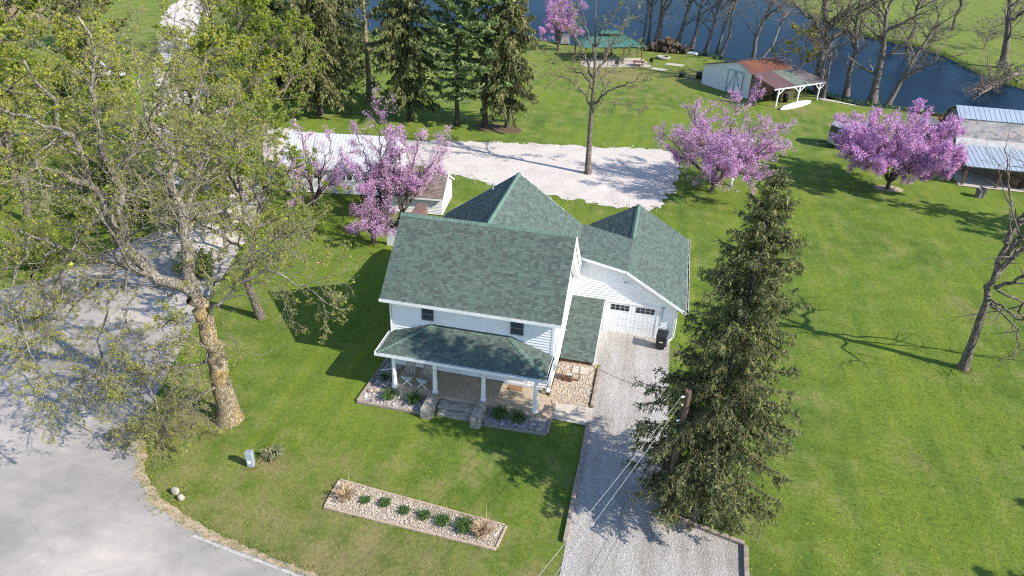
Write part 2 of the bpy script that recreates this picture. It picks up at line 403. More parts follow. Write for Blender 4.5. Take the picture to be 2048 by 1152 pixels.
m, nt, b = nodes_of('pond_water')
pm = N(nt, 'ShaderNodeMapping')
pm.inputs['Scale'].default_value = (1.0, 0.7, 1.0)
gp = N(nt, 'ShaderNodeNewGeometry', name='POS')
L(nt, gp.outputs['Position'], pm.inputs[0])
bn_ = N(nt, 'ShaderNodeBump', i_Strength=0.28, i_Distance=0.12)
L(nt, noise(nt, 1.9, 4, 0.6, vec=pm.outputs[0]), bn_.inputs['Height'])
df = N(nt, 'ShaderNodeBsdfDiffuse')
L(nt, ramp(nt, noise(nt, 0.05, 3), [(0.35, (0.009, 0.018, 0.027)), (0.65, (0.012, 0.026, 0.044))]), df.inputs[0])
gl = N(nt, 'ShaderNodeBsdfGlossy', i_Roughness=0.1)
gl.inputs[0].default_value = (0.36, 0.47, 0.62, 1)
fr = N(nt, 'ShaderNodeFresnel', i_IOR=1.33)
for n_ in (df, gl, fr):
    L(nt, bn_.outputs[0], n_.inputs['Normal'])
fm = N(nt, 'ShaderNodeMath', operation='MULTIPLY')
fm.inputs[1].default_value = 0.35
L(nt, fr.outputs[0], fm.inputs[0])
ms = N(nt, 'ShaderNodeMixShader')
L(nt, fm.outputs[0], ms.inputs[0])
L(nt, df.outputs[0], ms.inputs[1])
L(nt, gl.outputs[0], ms.inputs[2])
L(nt, ms.outputs[0], nt.nodes['Material Output'].inputs[0])
MAT['water'] = m


# ------------------------------------------------------------------ mesh helpers
def origin(o):
    v = Vector((0, 0, 0))
    while o is not None:
        v = v + Vector(o.location)
        o = o.parent
    return v


def tag(o, label=None, cat=None, group=None, kind=None):
    for k, v in (('label', label), ('category', cat), ('group', group), ('kind', kind)):
        if v:
            o[k] = v
    return o


def thing(name, label, cat, loc=(0, 0, 0), group=None):
    o = bpy.data.objects.new(name, None)
    o.empty_display_size = 0.2
    COL.objects.link(o)
    o.location = loc
    return tag(o, label, cat, group)


def link(name, me, parent=None, mats=(), kind=None):
    if not isinstance(mats, (list, tuple)):
        mats = [mats]
    for m in mats:
        me.materials.append(MAT[m] if isinstance(m, str) else m)
    o = bpy.data.objects.new(name, me)
    COL.objects.link(o)
    if parent is not None:
        o.parent = parent
    if kind:
        o['kind'] = kind
    return o


def np_mesh(name, V, F, parent=None, mats=(), kind=None, smooth=False, mi=None, org=None):
    """V (N,3) world coordinates, F (M,k) faces of one size."""
    V = np.asarray(V, dtype=np.float32)
    F = np.asarray(F, dtype=np.int32)
    o3 = np.array(origin(parent) if org is None else org, dtype=np.float32)
    me = bpy.data.meshes.new(name)
    me.vertices.add(len(V))
    me.vertices.foreach_set('co', (V - o3).ravel())
    k = F.shape[1]
    me.loops.add(F.size)
    me.loops.foreach_set('vertex_index', F.ravel())
    me.polygons.add(len(F))
    me.polygons.foreach_set('loop_start', np.arange(0, F.size, k, dtype=np.int32))
    me.polygons.foreach_set('loop_total', np.full(len(F), k, dtype=np.int32))
    if mi is not None:
        me.polygons.foreach_set('material_index', np.asarray(mi, dtype=np.int32))
    me.polygons.foreach_set('use_smooth', np.full(len(F), bool(smooth)))
    me.update(calc_edges=True)
    me.validate()
    return link(name, me, parent, mats, kind)


class MB:
    def __init__(s):
        s.v, s.f, s.m = [], [], []

    def add(s, vs, fs, mi=0):
        n = len(s.v)
        s.v += [tuple(float(c) for c in p) for p in vs]
        s.f += [tuple(i + n for i in f) for f in fs]
        s.m += [mi] * len(fs)
        return s

    def hexa(s, p, mi=0):                   # 8 corners: bottom ring then top ring, counter-clockwise from above
        return s.add(p, [(3, 2, 1, 0), (4, 5, 6, 7), (0, 1, 5, 4), (1, 2, 6, 5), (2, 3, 7, 6), (3, 0, 4, 7)], mi)

    def box(s, x0, x1, y0, y1, z0, z1, mi=0):
        return s.hexa([(x0, y0, z0), (x1, y0, z0), (x1, y1, z0), (x0, y1, z0),
                       (x0, y0, z1), (x1, y0, z1), (x1, y1, z1), (x0, y1, z1)], mi)

    def obox(s, c, ux, uy, uz, mi=0):       # centre and three half-axes
        c, ux, uy, uz = (Vector(q) for q in (c, ux, uy, uz))
        return s.hexa([c - ux - uy - uz, c + ux - uy - uz, c + ux + uy - uz, c - ux + uy - uz,
                       c - ux - uy + uz, c + ux - uy + uz, c + ux + uy + uz, c - ux + uy + uz], mi)

    def bar(s, a, b, w, h, up=(0, 0, 1), mi=0):
        a, b = Vector(a), Vector(b)
        d = b - a
        t = d.normalized()
        side = t.cross(Vector(up))
        if side.length < 1e-4:
            side = t.cross(Vector((1, 0, 0)))
        side.normalize()
        u = side.cross(t).normalized()
        return s.obox((a + b) / 2, d / 2, side * w / 2, u * h / 2, mi)

    def slab(s, poly, th, mi=0):            # convex or flat 3-D polygon (ccw seen from outside), thickened inwards
        P = [Vector(p) for p in poly]
        n = (P[1] - P[0]).cross(P[2] - P[1]).normalized()
        k = len(P)
        Q = [p - n * th for p in P]
        fs = [tuple(range(k)), tuple(range(2 * k - 1, k - 1, -1))]
        fs += [(i, i + k, (i + 1) % k + k, (i + 1) % k) for i in range(k)]
        return s.add(P + Q, fs, mi)

    def tube(s, pts, rad, k=8, cap=True, mi=0):
        P = [Vector(p) for p in pts]
        if isinstance(rad, (int, float)):
            rad = [rad] * len(P)
        ref = Vector((0.31, 0.17, 0.93))
        vs = []
        for i, p in enumerate(P):
            t = (P[min(i + 1, len(P) - 1)] - P[max(i - 1, 0)]).normalized()
            u = t.cross(ref if abs(t.dot(ref)) < 0.95 else Vector((1, 0, 0))).normalized()
            w = t.cross(u)
            for j in range(k):
                a = 2 * math.pi * j / k
                vs.append(p + (u * math.cos(a) + w * math.sin(a)) * rad[i])
        fs = [(i * k + j, i * k + (j + 1) % k, (i + 1) * k + (j + 1) % k, (i + 1) * k + j) for i in range(len(P) - 1) for j in range(k)]
        if cap:
            fs += [tuple(range(k - 1, -1, -1)), tuple((len(P) - 1) * k + j for j in range(k))]
        return s.add(vs, fs, mi)

    def lathe(s, c, prof, k=14, mi=0):      # profile (radius, z) about a vertical axis
        vs = [(c[0] + r * math.cos(2 * math.pi * j / k), c[1] + r * math.sin(2 * math.pi * j / k), c[2] + z) for r, z in prof for j in range(k)]
        fs = [(i * k + j, i * k + (j + 1) % k, (i + 1) * k + (j + 1) % k, (i + 1) * k + j) for i in range(len(prof) - 1) for j in range(k)]
        fs += [tuple(range(k - 1, -1, -1)), tuple((len(prof) - 1) * k + j for j in range(k))]
        return s.add(vs, fs, mi)

    def build(s, name, mats, parent=None, smooth=False, bevel=0.0, kind=None):
        o3 = origin(parent)
        me = bpy.data.meshes.new(name)
        me.from_pydata([(p[0] - o3.x, p[1] - o3.y, p[2] - o3.z) for p in s.v], [], s.f)
        o = link(name, me, parent, mats, kind)
        me.polygons.foreach_set('material_index', s.m)
        if smooth:
            me.polygons.foreach_set('use_smooth', [True] * len(s.f))
        if bevel:
            bm = bmesh.new()
            bm.from_mesh(me)
            bmesh.ops.bevel(bm, geom=bm.edges[:], offset=bevel, segments=1, affect='EDGES')
            bm.to_mesh(me)
            bm.free()
        me.update()
        return o


def copy_tree(o, loc=None, parent=None):
    c = o.copy()
    COL.objects.link(c)
    if parent is not None:
        c.parent = parent
    if loc is not None:
        c.location = loc
    for ch in o.children:
        copy_tree(ch, None, c)
    return c


def inside(P, poly):
    P = np.asarray(P)
    poly = np.asarray(poly)
    x, y = P[:, 0], P[:, 1]
    r = np.zeros(len(P), bool)
    j = len(poly) - 1
    for i in range(len(poly)):
        xi, yi, xj, yj = *poly[i], *poly[j]
        c = ((yi > y) != (yj > y)) & (x < (xj - xi) * (y - yi) / (yj - yi + 1e-12) + xi)
        r ^= c
        j = i
    return r


def edge_dist(P, poly):
    P = np.asarray(P)
    poly = np.asarray(poly)
    d = np.full(len(P), 1e9)
    for i in range(len(poly)):
        a, b_ = poly[i - 1], poly[i]
        ab = b_ - a
        t = np.clip(((P - a) @ ab) / (ab @ ab + 1e-12), 0, 1)
        d = np.minimum(d, np.hypot(*(P - a - t[:, None] * ab).T))
    return d


def ragged(poly, step=0.6, amp=0.15, seed=1):
    r = np.random.default_rng(seed)
    out = []
    poly = np.asarray(poly, float)
    for i in range(len(poly)):
        a, b_ = poly[i], poly[(i + 1) % len(poly)]
        n = max(1, int(np.hypot(*(b_ - a)) / step))
        for q in range(n):
            p = a + (b_ - a) * q / n
            out.append(p + r.normal(0, amp, 2) * (1 if n > 1 else 0.3))
    return np.array(out)


def sheet(name, poly, z, mat, kind='structure', parent=None):
    vs, _, fs = delaunay_2d_cdt([Vector((float(p[0]), float(p[1]))) for p in poly], [], [list(range(len(poly)))], 1, 1e-5)[:3]
    me = bpy.data.meshes.new(name)
    fs = [f if (vs[f[1]] - vs[f[0]]).cross(vs[f[2]] - vs[f[0]]) > 0 else f[::-1] for f in fs]
    me.from_pydata([(v.x, v.y, z) for v in vs], [], fs)
    return link(name, me, parent, mat, kind)


def smooth_poly(P, it=2):                   # Chaikin corner cutting
    P = np.asarray(P, float)
    for _ in range(it):
        Q = np.roll(P, -1, 0)
        P = np.stack([0.75 * P + 0.25 * Q, 0.25 * P + 0.75 * Q], 1).reshape(-1, 2)
    return P


# ================================================================== SETTING
POND = smooth_poly([(-92, 150), (-73, 133), (-56, 120.5), (-43.6, 121.5), (-32, 126), (-22, 126.5), (-13.6, 123.5), (-5, 128.5), (4.3, 126), (10, 120),
                    (16.8, 109.3), (20.2, 105), (25, 100.2), (33.9, 99.6), (40, 97), (55, 93), (80, 84), (120, 76), (122, 92), (85, 106), (64, 111),
                    (51, 117.5), (47.5, 126), (46.5, 142), (41, 150.5), (36.4, 154), (31, 166), (27, 190), (20, 235), (-60, 240), (-105, 200)], 2)
ROAD = smooth_poly([(44, 8), (-6, 15.6), (-10.7, 16.6), (-12.6, 16.9), (-15.6, 17.2), (-17.4, 17.7), (-19.4, 18.4), (-20.9, 19.6), (-22.6, 21.9), (-23.7, 24),
                    (-25, 28), (-26.6, 33), (-28.6, 40), (-29.5, 43), (-36, 43), (-37.6, 37), (-39, 32), (-46, 27), (-75, 22), (-75, -10), (44, -10)], 1)
GRAVEL = smooth_poly([(-104, 138), (-76, 96), (-63, 78), (-52, 63), (-44, 52), (-38.5, 46), (-36.5, 41), (-28.8, 40), (-30.5, 46), (-33, 52), (-31.6, 60.4), (-24, 61.5),
                      (-18.9, 60.5), (-15.6, 58.9), (-8.9, 57.7), (-5.2, 56.9), (-2, 57), (0.7, 57.5), (1.6, 61.8), (2.3, 68), (1.5, 74.3), (-3.6, 72.9),
                      (-11.3, 71.4), (-18.7, 70.4), (-22.3, 68.9), (-30, 67.5), (-40, 67), (-49, 72), (-62, 86), (-79, 112), (-95, 142)], 1)
DRIVE = [(-1.55, 12), (-1.55, 20.5), (-1.6, 33.6), (-2.05, 33.65), (-2.05, 37.4), (2.2, 37.4), (2.25, 34), (2.42, 28), (2.47, 23.3), (5.78, 22.35), (5.6, 12)]
WALK = [(-3.5, 28.25), (-1.53, 28.15), (-1.53, 29.6), (-3.5, 29.62)]
BED_FRONT = [(-12.1, 19.85), (-4.3, 19.53), (-4.18, 20.85), (-12.13, 21.54)]
BED_L = [(-13.55, 26.9), (-10.0, 26.95), (-10.0, 28.1), (-11.95, 28.1), (-12.05, 30.9), (-13.45, 31.0)]
BED_R = [(-6.85, 26.95), (-3.6, 27.0), (-3.58, 28.2), (-6.9, 28.2)]
RIVER = [(-3.95, 29.65), (-1.8, 29.62), (-1.8, 33.7), (-3.95, 33.7)]
HOUSE_FP = [(-13.2, 27.9), (-4.0, 27.9), (-4.0, 33), (-1.9, 33.4), (2.3, 37.4), (2.3, 47.2), (-13.2, 47.2)]

# ground: one sheet, dished under the pond, out to the horizon
gx = np.concatenate([[-900, -500, -300, -200], np.arange(-150, 151, 2.0), [200, 300, 500, 900]])
gy = np.concatenate([[-500, -200, -60, -20], np.arange(0, 261, 2.0), [300, 400, 600, 1000, 1500]])
X, Y = np.meshgrid(gx, gy)
P2 = np.stack([X.ravel(), Y.ravel()], 1)
ins = inside(P2, POND)
ed = edge_dist(P2, POND)
Z = np.where(ins, -np.clip(ed / 2.2, 0, 1) * 1.6 - 0.10, 0.0)
nx, ny = len(gx), len(gy)
ii = (np.arange(ny - 1)[:, None] * nx + np.arange(nx - 1)[None]).ravel()
GF = np.stack([ii, ii + 1, ii + nx + 1, ii + nx], 1)
ctr = P2[GF].mean(1)
band = (edge_dist(ctr, POND) < 1.3) & (inside(ctr, POND) | (edge_dist(ctr, POND) < 0.5))
np_mesh('ground', np.c_[P2, Z], GF, None, ['lawn', 'mud'], 'structure', True, band.astype(int))
sheet('pond', POND, -0.12, 'water')
sheet('road', ROAD, 0.008, 'asphalt')
sheet('gravel_lane', ragged(GRAVEL, 0.45, 0.26, 3), 0.012, 'gravel_white')
sheet('driveway', DRIVE, 0.016, 'gravel_drive')
verge = [(-8, 15.98), (-10.7, 16.45), (-15.6, 17.05), (-17.4, 17.5), (-19.5, 18.2), (-21.1, 19.5), (-22.8, 21.9), (-23.8, 23.8), (-23.6, 23.9), (-22.5, 22.0), (-20.85, 19.75),
         (-19.25, 18.6), (-17.25, 17.9), (-15.3, 17.35), (-12.6, 16.9), (-8, 16.2)]
sheet('road_verge', ragged(verge, 0.2, 0.055, 4), 0.012, 'soil')
line = [(-20, 0), (0, 0)]
edge = np.array([(-16.6, 17.18), (-14.5, 16.86), (-12.6, 16.62), (-10.7, 16.32), (-6, 15.45), (4, 13.9)])
sheet('road_edge_line', np.r_[edge, edge[::-1] - (0.02, 0.13)], 0.016, 'paint_line')
sheet('garden_walk', WALK, 0.05, 'concrete')
sheet('barn_yard_slab', [(28.3, 71.9), (46, 71.9), (46, 76.5), (28.9, 76.5)], 0.06, 'concrete')
sheet('pine_mulch', ragged(smooth_poly([(-20.5, 73.9), (-17, 73.6), (-15, 74.4), (-15.3, 76), (-17.5, 76.8), (-20.8, 76.2)], 2), 0.4, 0.15, 5), 0.012, 'mulch')
sheet('redbud_mulch', ragged(smooth_poly([(20.2, 68.2), (22.6, 68.2), (22.9, 69.8), (20.1, 69.9)], 2), 0.3, 0.08, 6), 0.012, 'soil')
sheet('patio', [(-13.6, 110.3), (-12.2, 108.6), (-3.0, 112.6), (-3.6, 115), (-5, 118.5), (-14, 114.4)], 0.03, 'concrete')
for q, (x, y, w) in enumerate([(-1.8, 111.6, 1.4), (0.4, 115.6, 1.7)]):
    sheet('paving_slab', [(x - w, y - 0.6), (x + w * 0.6, y - 1.1), (x + w, y + 0.3), (x - w * 0.6, y + 0.9)], 0.04, 'concrete')
sheet('pond_path', smooth_poly([(19.6, 101.5), (22.0, 100.6), (24.2, 99.7), (24.3, 100.1), (22.2, 101.2), (19.8, 102.6)], 1), 0.012, 'gravel_white')
for q, (x, y, s_) in enumerate([(14.6, 29.6, 1.5), (-9.5, 107, 2.6), (-2, 105.5, 2.4), (3.5, 104, 2.2), (19.5, 38.2, 1.0)]):
    pass


def stones(name, polys, n, size, mat, z=0.03, parent=None, seed=0, zj=0.02, given=None):
    r = np.random.default_rng(seed)
    pts = [] if given is None else [given]
    for poly in polys:
        poly = np.asarray(poly)
        lo, hi = poly.min(0), poly.max(0)
        p = r.uniform(lo, hi, (n * 2, 2))
        pts.append(p[inside(p, poly)])
    p = np.concatenate(pts)
    r.shuffle(p)
    p = p[:n]
    n = len(p)
    oct_ = np.array([(1, 0, 0), (0, 1, 0), (-1, 0, 0), (0, -1, 0), (0, 0, 1), (0, 0, -0.6)], float)
    fc = np.array([(0, 1, 4), (1, 2, 4), (2, 3, 4), (3, 0, 4), (1, 0, 5), (2, 1, 5), (3, 2, 5), (0, 3, 5)])
    a = r.uniform(0, 6.28, n)
    s = size * np.exp(r.normal(0, 0.35, n))
    V = oct_[None] * (s[:, None, None] * r.uniform(0.6, 1.25, (n, 1, 3)))
    V = V + r.normal(0, 0.16, V.shape) * s[:, None, None]
    ca, sa = np.cos(a)[:, None], np.sin(a)[:, None]
    x = V[..., 0] * ca - V[..., 1] * sa + p[:, 0, None]
    y = V[..., 0] * sa + V[..., 1] * ca + p[:, 1, None]
    zz = V[..., 2] * 0.7 + z + r.uniform(0, zj, (n, 1))
    W = np.stack([x, y, zz], -1).reshape(-1, 3)
    F = (fc[None] + (np.arange(n) * 6)[:, None, None]).reshape(-1, 3)
    return np_mesh(name, W, F, parent, mat, 'stuff')


# front planting bed, porch beds, river-rock bed: bottoms and loose stones
sheet('bed_floor', BED_FRONT, 0.03, 'gravel_bed')
sheet('bed_floor', BED_L, 0.03, 'gravel_bed')
sheet('bed_floor', BED_R, 0.03, 'gravel_bed')
sheet('bed_floor', RIVER, 0.03, 'gravel_bed')
stones('bed_stones', [BED_FRONT], 6500, 0.028, 'stones_bed', 0.04, seed=1)
stones('porch_bed_stones', [BED_L, BED_R], 4200, 0.045, 'stones_porch', 0.04, seed=2)
stones('river_stones', [RIVER], 5200, 0.027, 'stones_river', 0.04, seed=3)
stones('drive_stones', [DRIVE], 6500, 0.021, 'stones_drive', 0.015, seed=4, zj=0.01)
gq = ragged(GRAVEL, 0.2, 0.45, 31)
gq = gq[(gq[:, 0] > -45)]
stones('gravel_spill', [], 1600, 0.055, 'stones_drive', 0.02, seed=6, given=gq)
stones('verge_stones', [verge], 600, 0.022, 'stones_bed', 0.012, seed=5)


def blades(name, p, h, w, mat, per=4, spread=0.08, lean=0.5, seed=0, z=0.0, parent=None, kind='stuff', curve=False):
    """Grass tufts: thin triangles growing from the points p (n,2); h may be an array."""
    r = np.random.default_rng(seed)
    p = np.repeat(np.asarray(p, float), per, 0)
    n = len(p)
    h = np.repeat(np.broadcast_to(h, (n // per,)), per) * r.uniform(0.6, 1.25, n)
    w = np.repeat(np.broadcast_to(w, (n // per,)), per)
    a = r.uniform(0, 6.28, n)
    d = np.stack([np.cos(a), np.sin(a)], 1)
    base = p[:, :2] + d * r.uniform(0, spread, n)[:, None]
    zb = p[:, 2] if p.shape[1] > 2 else np.full(n, z)
    a2 = a + r.normal(0, 0.8, n)
    dl = np.stack([np.cos(a2), np.sin(a2)], 1) * (h * lean * r.uniform(0.3, 1.3, n))[:, None]
    s = np.stack([-np.sin(a2), np.cos(a2)], 1) * (w / 2)[:, None]
    if not curve:
        V = np.stack([np.c_[base - s, zb], np.c_[base + s, zb], np.c_[base + dl, zb + h]], 1).reshape(-1, 3)
        F = np.arange(3 * n).reshape(-1, 3)
    else:
        mid = base + dl * 0.45
        V = np.stack([np.c_[base - s * 0.6, zb], np.c_[base + s * 0.6, zb], np.c_[mid + s, zb + h * 0.8], np.c_[mid - s, zb + h * 0.8],
                      np.c_[base + dl * 1.25, zb + h * (0.75 if lean > 0.8 else 1.1)]], 1).reshape(-1, 3)
        i = np.arange(n) * 5
        F = np.concatenate([np.stack([i, i + 1, i + 2], 1), np.stack([i, i + 2, i + 3], 1), np.stack([i + 3, i + 2, i + 4], 1)])
    return np_mesh(name, V, F, parent, mat, kind)


def in_view(p, z=0.0, pad=60):
    q = np.c_[p, np.full(len(p), z)] - CAM
    f = q @ CF
    x, y = 1024 + FPX * (q @ CR) / f, 576 + FPX * (q @ CD) / f
    return (f > 1) & (x > -pad) & (x < 2048 + pad) & (y > -pad) & (y < 1152 + pad)


keep_out = [ROAD, GRAVEL, DRIVE, WALK, BED_FRONT, BED_L, BED_R, RIVER, HOUSE_FP, verge]
p = np.c_[rng.uniform(-40, 34, 420000), 13.5 + 50 * rng.random(420000) ** 1.15]
p = p[in_view(p)]
bad = np.zeros(len(p), bool)
for k_ in keep_out:
    bad |= inside(p, np.asarray(k_))
p = p[~bad][:75000]
blades('lawn_grass', p, 0.045, 0.020, 'blades', 4, 0.12, 0.9, 11)
# longer tufts where the mower does not reach
edges = []
for poly, amp in ((BED_FRONT, 0.08), (BED_L, 0.08), (BED_R, 0.06), (DRIVE, 0.08), (np.asarray(verge), 0.18), (np.asarray(verge) + (0.12, 0.12), 0.14), (WALK, 0.05)):
    q = ragged(poly, 0.07, amp, 8)
    q = q[~inside(q, np.asarray(poly)) | (amp > 0.1)]
    edges.append(q)
for x, y, r0 in ((-19.2, 24.0, 0.85), (-22.4, 33.0, 0.45), (19.1, 39.0, 0.42), (2.45, 23.3, 0.25), (3.75, 23.55, 0.5), (5.1, 62.9, 0.4), (-16.45, 21.35, 0.25), (-18.7, 18.9, 0.4)):
    a = np.linspace(0, 6.28, 90)
    edges.append(np.c_[x + np.cos(a) * r0 * rng.uniform(0.7, 1.35, 90), y + np.sin(a) * r0 * rng.uniform(0.7, 1.35, 90)])
q = np.concatenate(edges)
q = q[~inside(q, np.asarray(DRIVE)) & ~inside(q, np.asarray(RIVER)) & ~inside(q, np.asarray(HOUSE_FP))]
blades('edge_grass', q, 0.10, 0.022, 'blades', 4, 0.08, 0.7, 12)
q = ragged(GRAVEL, 0.25, 0.5, 9)
q = q[in_view(q)]
blades('edge_grass', q, 0.12, 0.05, 'blades', 5, 0.2, 0.7, 13)
# dandelions
q = np.concatenate([rng.normal((x, y), s_, (n // 2, 2)) for x, y, s_, n in ((9.5, 41, 1.4, 45), (9, 22.5, 1.6, 60), (12, 23.5, 1.5, 50), (11, 27, 2.5, 40), (13, 33, 4, 60),
                                                                       (20, 45, 4, 40), (-13, 23, 3, 30), (-17, 21.5, 1, 12), (-9, 24, 2, 16), (7, 47, 2, 20))])
hx = np.array([(math.cos(a), math.sin(a), 0) for a in np.arange(6) * math.pi / 3])
V = (np.c_[q, np.full(len(q), 0.07)][:, None] + hx[None] * rng.uniform(0.014, 0.026, (len(q), 1, 1))).reshape(-1, 3)
np_mesh('dandelions', V, np.arange(len(V)).reshape(-1, 6), None, 'dandelion', 'stuff')
# rank grass on both pond banks
q = ragged(POND, 0.12, 0.55, 21)
q = q[in_view(q) & ((q[:, 1] < 175))]
hh = 0.35 + 0.35 * np.clip(np.sin(q[:, 0] * 0.35) + np.sin(q[:, 1] * 0.23), 0, 2)
far_side = (q[:, 0] > 27) & (q[:, 1] > 103)
keep = rng.random(len(q)) < np.where(far_side | ((q[:, 0] > 15) & (q[:, 0] < 40)), 1.0, 0.45)
blades('bank_grass', q[keep], hh[keep], 0.07, 'bankgrass', 7, 0.45, 0.6, 22)
q = rng.normal((-121, 111), (6, 5), (1800, 2))
blades('reed_patch', q, 1.6, 0.12, 'reeds', 5, 0.7, 0.4, 23)


# ================================================================== TREES (builders)
def nrm(a):
    return a / (np.linalg.norm(a, axis=-1, keepdims=True) + 1e-9)


def grow(start, d, length, n, wiggle, up, r):
    """All branches of one order at once: (B,n+1,3) polylines."""
    B = len(start)
    pts = [start]
    cur = nrm(d)
    for _ in range(n):
        cur = nrm(cur + r.normal(0, wiggle, (B, 3)) + np.array([0, 0, up]))
        pts.append(pts[-1] + cur * (length / n)[:, None])
    return np.stack(pts, 1)


def tubes(PL, RD, k):
    """Batch of polylines (B,n,3) with radii (B,n) -> verts, quads."""
    B, n, _ = PL.shape
    T = nrm(np.gradient(PL, axis=1))
    ref = np.tile(np.array([0.33, 0.21, 0.92]), (B, n, 1))
    par = np.abs((T * ref).sum(-1)) > 0.93
    ref[par] = (1, 0, 0)
    U = nrm(np.cross(T, ref))
    W = np.cross(T, U)
    a = np.arange(k) * 2 * math.pi / k
    V = PL[:, :, None] + RD[:, :, None, None] * (np.cos(a)[None, None, :, None] * U[:, :, None] + np.sin(a)[None, None, :, None] * W[:, :, None])
    b_, i, j = np.meshgrid(np.arange(B), np.arange(n - 1), np.arange(k), indexing='ij')
    id_ = lambda i_, j_: (b_ * n + i_) * k + j_ % k
    F = np.stack([id_(i, j), id_(i, j + 1), id_(i + 1, j + 1), id_(i + 1, j)], -1).reshape(-1, 4)
    return V.reshape(-1, 3), F


def cat_mesh(parts):
    vs, fs, o = [], [], 0
    for v, f in parts:
        vs.append(v)
        fs.append(f + o)
        o += len(v)
    return np.concatenate(vs), np.concatenate(fs)


def sample(PL, RD, bi, t):
    n = PL.shape[1] - 1
    x = np.clip(t, 0, 0.999) * n
    i = x.astype(int)
    f = (x - i)[:, None]
    a, b_ = PL[bi, i], PL[bi, i + 1]
    return a * (1 - f) + b_ * f, nrm(b_ - a), RD[bi, i] * (1 - f[:, 0]) + RD[bi, i + 1] * f[:, 0]


def children(PL, RD, LEN, per, tmin, ang, lr, seg, wiggle, up, rr, r, taper=0.5, side=None, rmin=0.008, top=True):
    """Next order of branches. per: per parent; ang (lo, hi) radians; lr (lo, hi) length ratio."""
    B = len(PL)
    bi = np.repeat(np.arange(B), per)
    t = np.tile(np.arange(per) / max(per - 1, 1), B)
    t = np.clip(tmin + (1 - tmin) * t + r.uniform(-0.5, 0.5, len(bi)) / per * (1 - tmin), tmin * 0.9, 0.99)
    p, tg, rad = sample(PL, RD, bi, t)
    perp = nrm(np.cross(tg, nrm(r.normal(0, 1, (len(bi), 3)))))
    if side is not None:
        perp = nrm(perp * np.array(side))
    a = r.uniform(*ang, len(bi))[:, None]
    d = nrm(tg * np.cos(a) + perp * np.sin(a))
    ln = LEN[bi] * r.uniform(*lr, len(bi)) * (1 - taper * (t - tmin) / (1 - tmin + 1e-6))
    nl = grow(p, d, ln, seg, wiggle, up, r)
    r0 = np.clip(np.minimum(rad * rr, rad * 0.9), rmin, None)
    nr = r0[:, None] * np.linspace(1, 0.35, seg + 1)[None]
    return nl, np.clip(nr, rmin * 0.7, None), ln


def cards(P, size, r, flat=0.0, aspect=0.6, direc=None):
    """Leaf-sized diamonds at points P; direc (n,3) gives the long axis."""
    n = len(P)
    a = nrm(r.normal(0, 1, (n, 3))) if direc is None else nrm(direc)
    b_ = nrm(np.cross(a, nrm(r.normal(0, 1, (n, 3)) + np.array([0, 0, flat]))))
    s = (size * np.exp(r.normal(0, 0.3, n)))[:, None]
    s = s * 1.12
    V = np.stack([P - a * s * 0.6 + b_ * s * aspect, P - a * s * 0.6 - b_ * s * aspect, P + a * s], 1).reshape(-1, 3)
    return V, np.arange(3 * n).reshape(-1, 3)


def resample(pts, n):
    pts = np.asarray(pts, float)
    s = np.r_[0, np.cumsum(np.linalg.norm(np.diff(pts, axis=0), axis=1))]
    t = np.linspace(0, s[-1], n)
    return np.stack([np.interp(t, s, pts[:, i]) for i in range(3)], 1)


def broadleaf(name, label, limbs, orders, seed, bark='bark', twig='twig', leaf=None, group=None, cat='tree', flare=1.35, hidden=()):
    """limbs: list of (polyline, r0, r1). orders: list of dicts for children(). leaf: dict(mat, n, size, order)."""
    r = np.random.default_rng(seed)
    base = np.array(limbs[0][0][0], float)
    t = thing(name, label, cat, tuple(base), group)
    PLs, RDs, LENs, tr = [], [], [], []
    NP = 16
    for q, (pts, r0, r1) in enumerate(limbs):
        pl_ = resample(pts, NP)
        amp = np.linspace(0, 1, NP)[:, None] * 0.10 if q == 0 else 0.10
        ln = np.linalg.norm(np.diff(pl_, axis=0), axis=1).sum()
        jit = r.normal(0, 1, (NP, 3)) * amp * min(1.0, ln / 8)
        jit[0] = 0
        pl_ = pl_ + jit
        rd = np.linspace(r0, r1, NP)
        if q == 0:
            rd = rd * (1 + (flare - 1) * np.exp(-np.linspace(0, 1, NP) * 14))
        tr.append(tubes(pl_[None], rd[None], 10 if r0 > 0.15 else 7))
        if q in hidden:
            continue
        PLs.append(pl_), RDs.append(rd), LENs.append(ln)
    v, f = cat_mesh(tr)
    if bark == 'bark_maple':
        nf = len(tr[0][1])
        np_mesh('trunk', *tr[0], t, bark, None, True)
        np_mesh('limb', *cat_mesh(tr[1:]), t, 'bark_limb', 'stuff', True)
    else:
        np_mesh('trunk', v, f, t, bark, None, True)
    PL, RD, LEN = np.array(PLs), np.array(RDs), np.array(LENs)
    tw, tips = [], None
    for q, od in enumerate(orders):
        od = dict(od)
        k = od.pop('k', 3)
        if q == 0 and 'len' in od:
            LEN = np.full(len(PL), od.pop('len'), float)
        PL, RD, LEN = children(PL, RD, LEN, r=r, **od)
        tw.append(tubes(PL, RD, k))
        if leaf and q == leaf.get('order', len(orders) - 1):
            tips = PL
    big = tw[0]
    np_mesh('branch', *big, t, bark if bark != 'bark_maple' else 'bark_limb', 'stuff', True)
    if len(tw) > 1:
        np_mesh('twigs', *cat_mesh(tw[1:]), t, twig, 'stuff', True)
    if leaf and tips is not None:
        B = len(tips)
        n = leaf['n']
        bi = r.integers(0, B, n)
        pp, tg, _ = sample(tips, np.ones(tips.shape[:2]), bi, r.uniform(leaf.get('tmin', 0.15), 1, n))
        pp = pp + r.normal(0, leaf.get('spread', 0.05), pp.shape)
        v, f = cards(pp, leaf['size'], r, 0.4)
        np_mesh(leaf.get('name', 'leaves'), v, f, t, leaf['mat'], 'stuff')
    return t


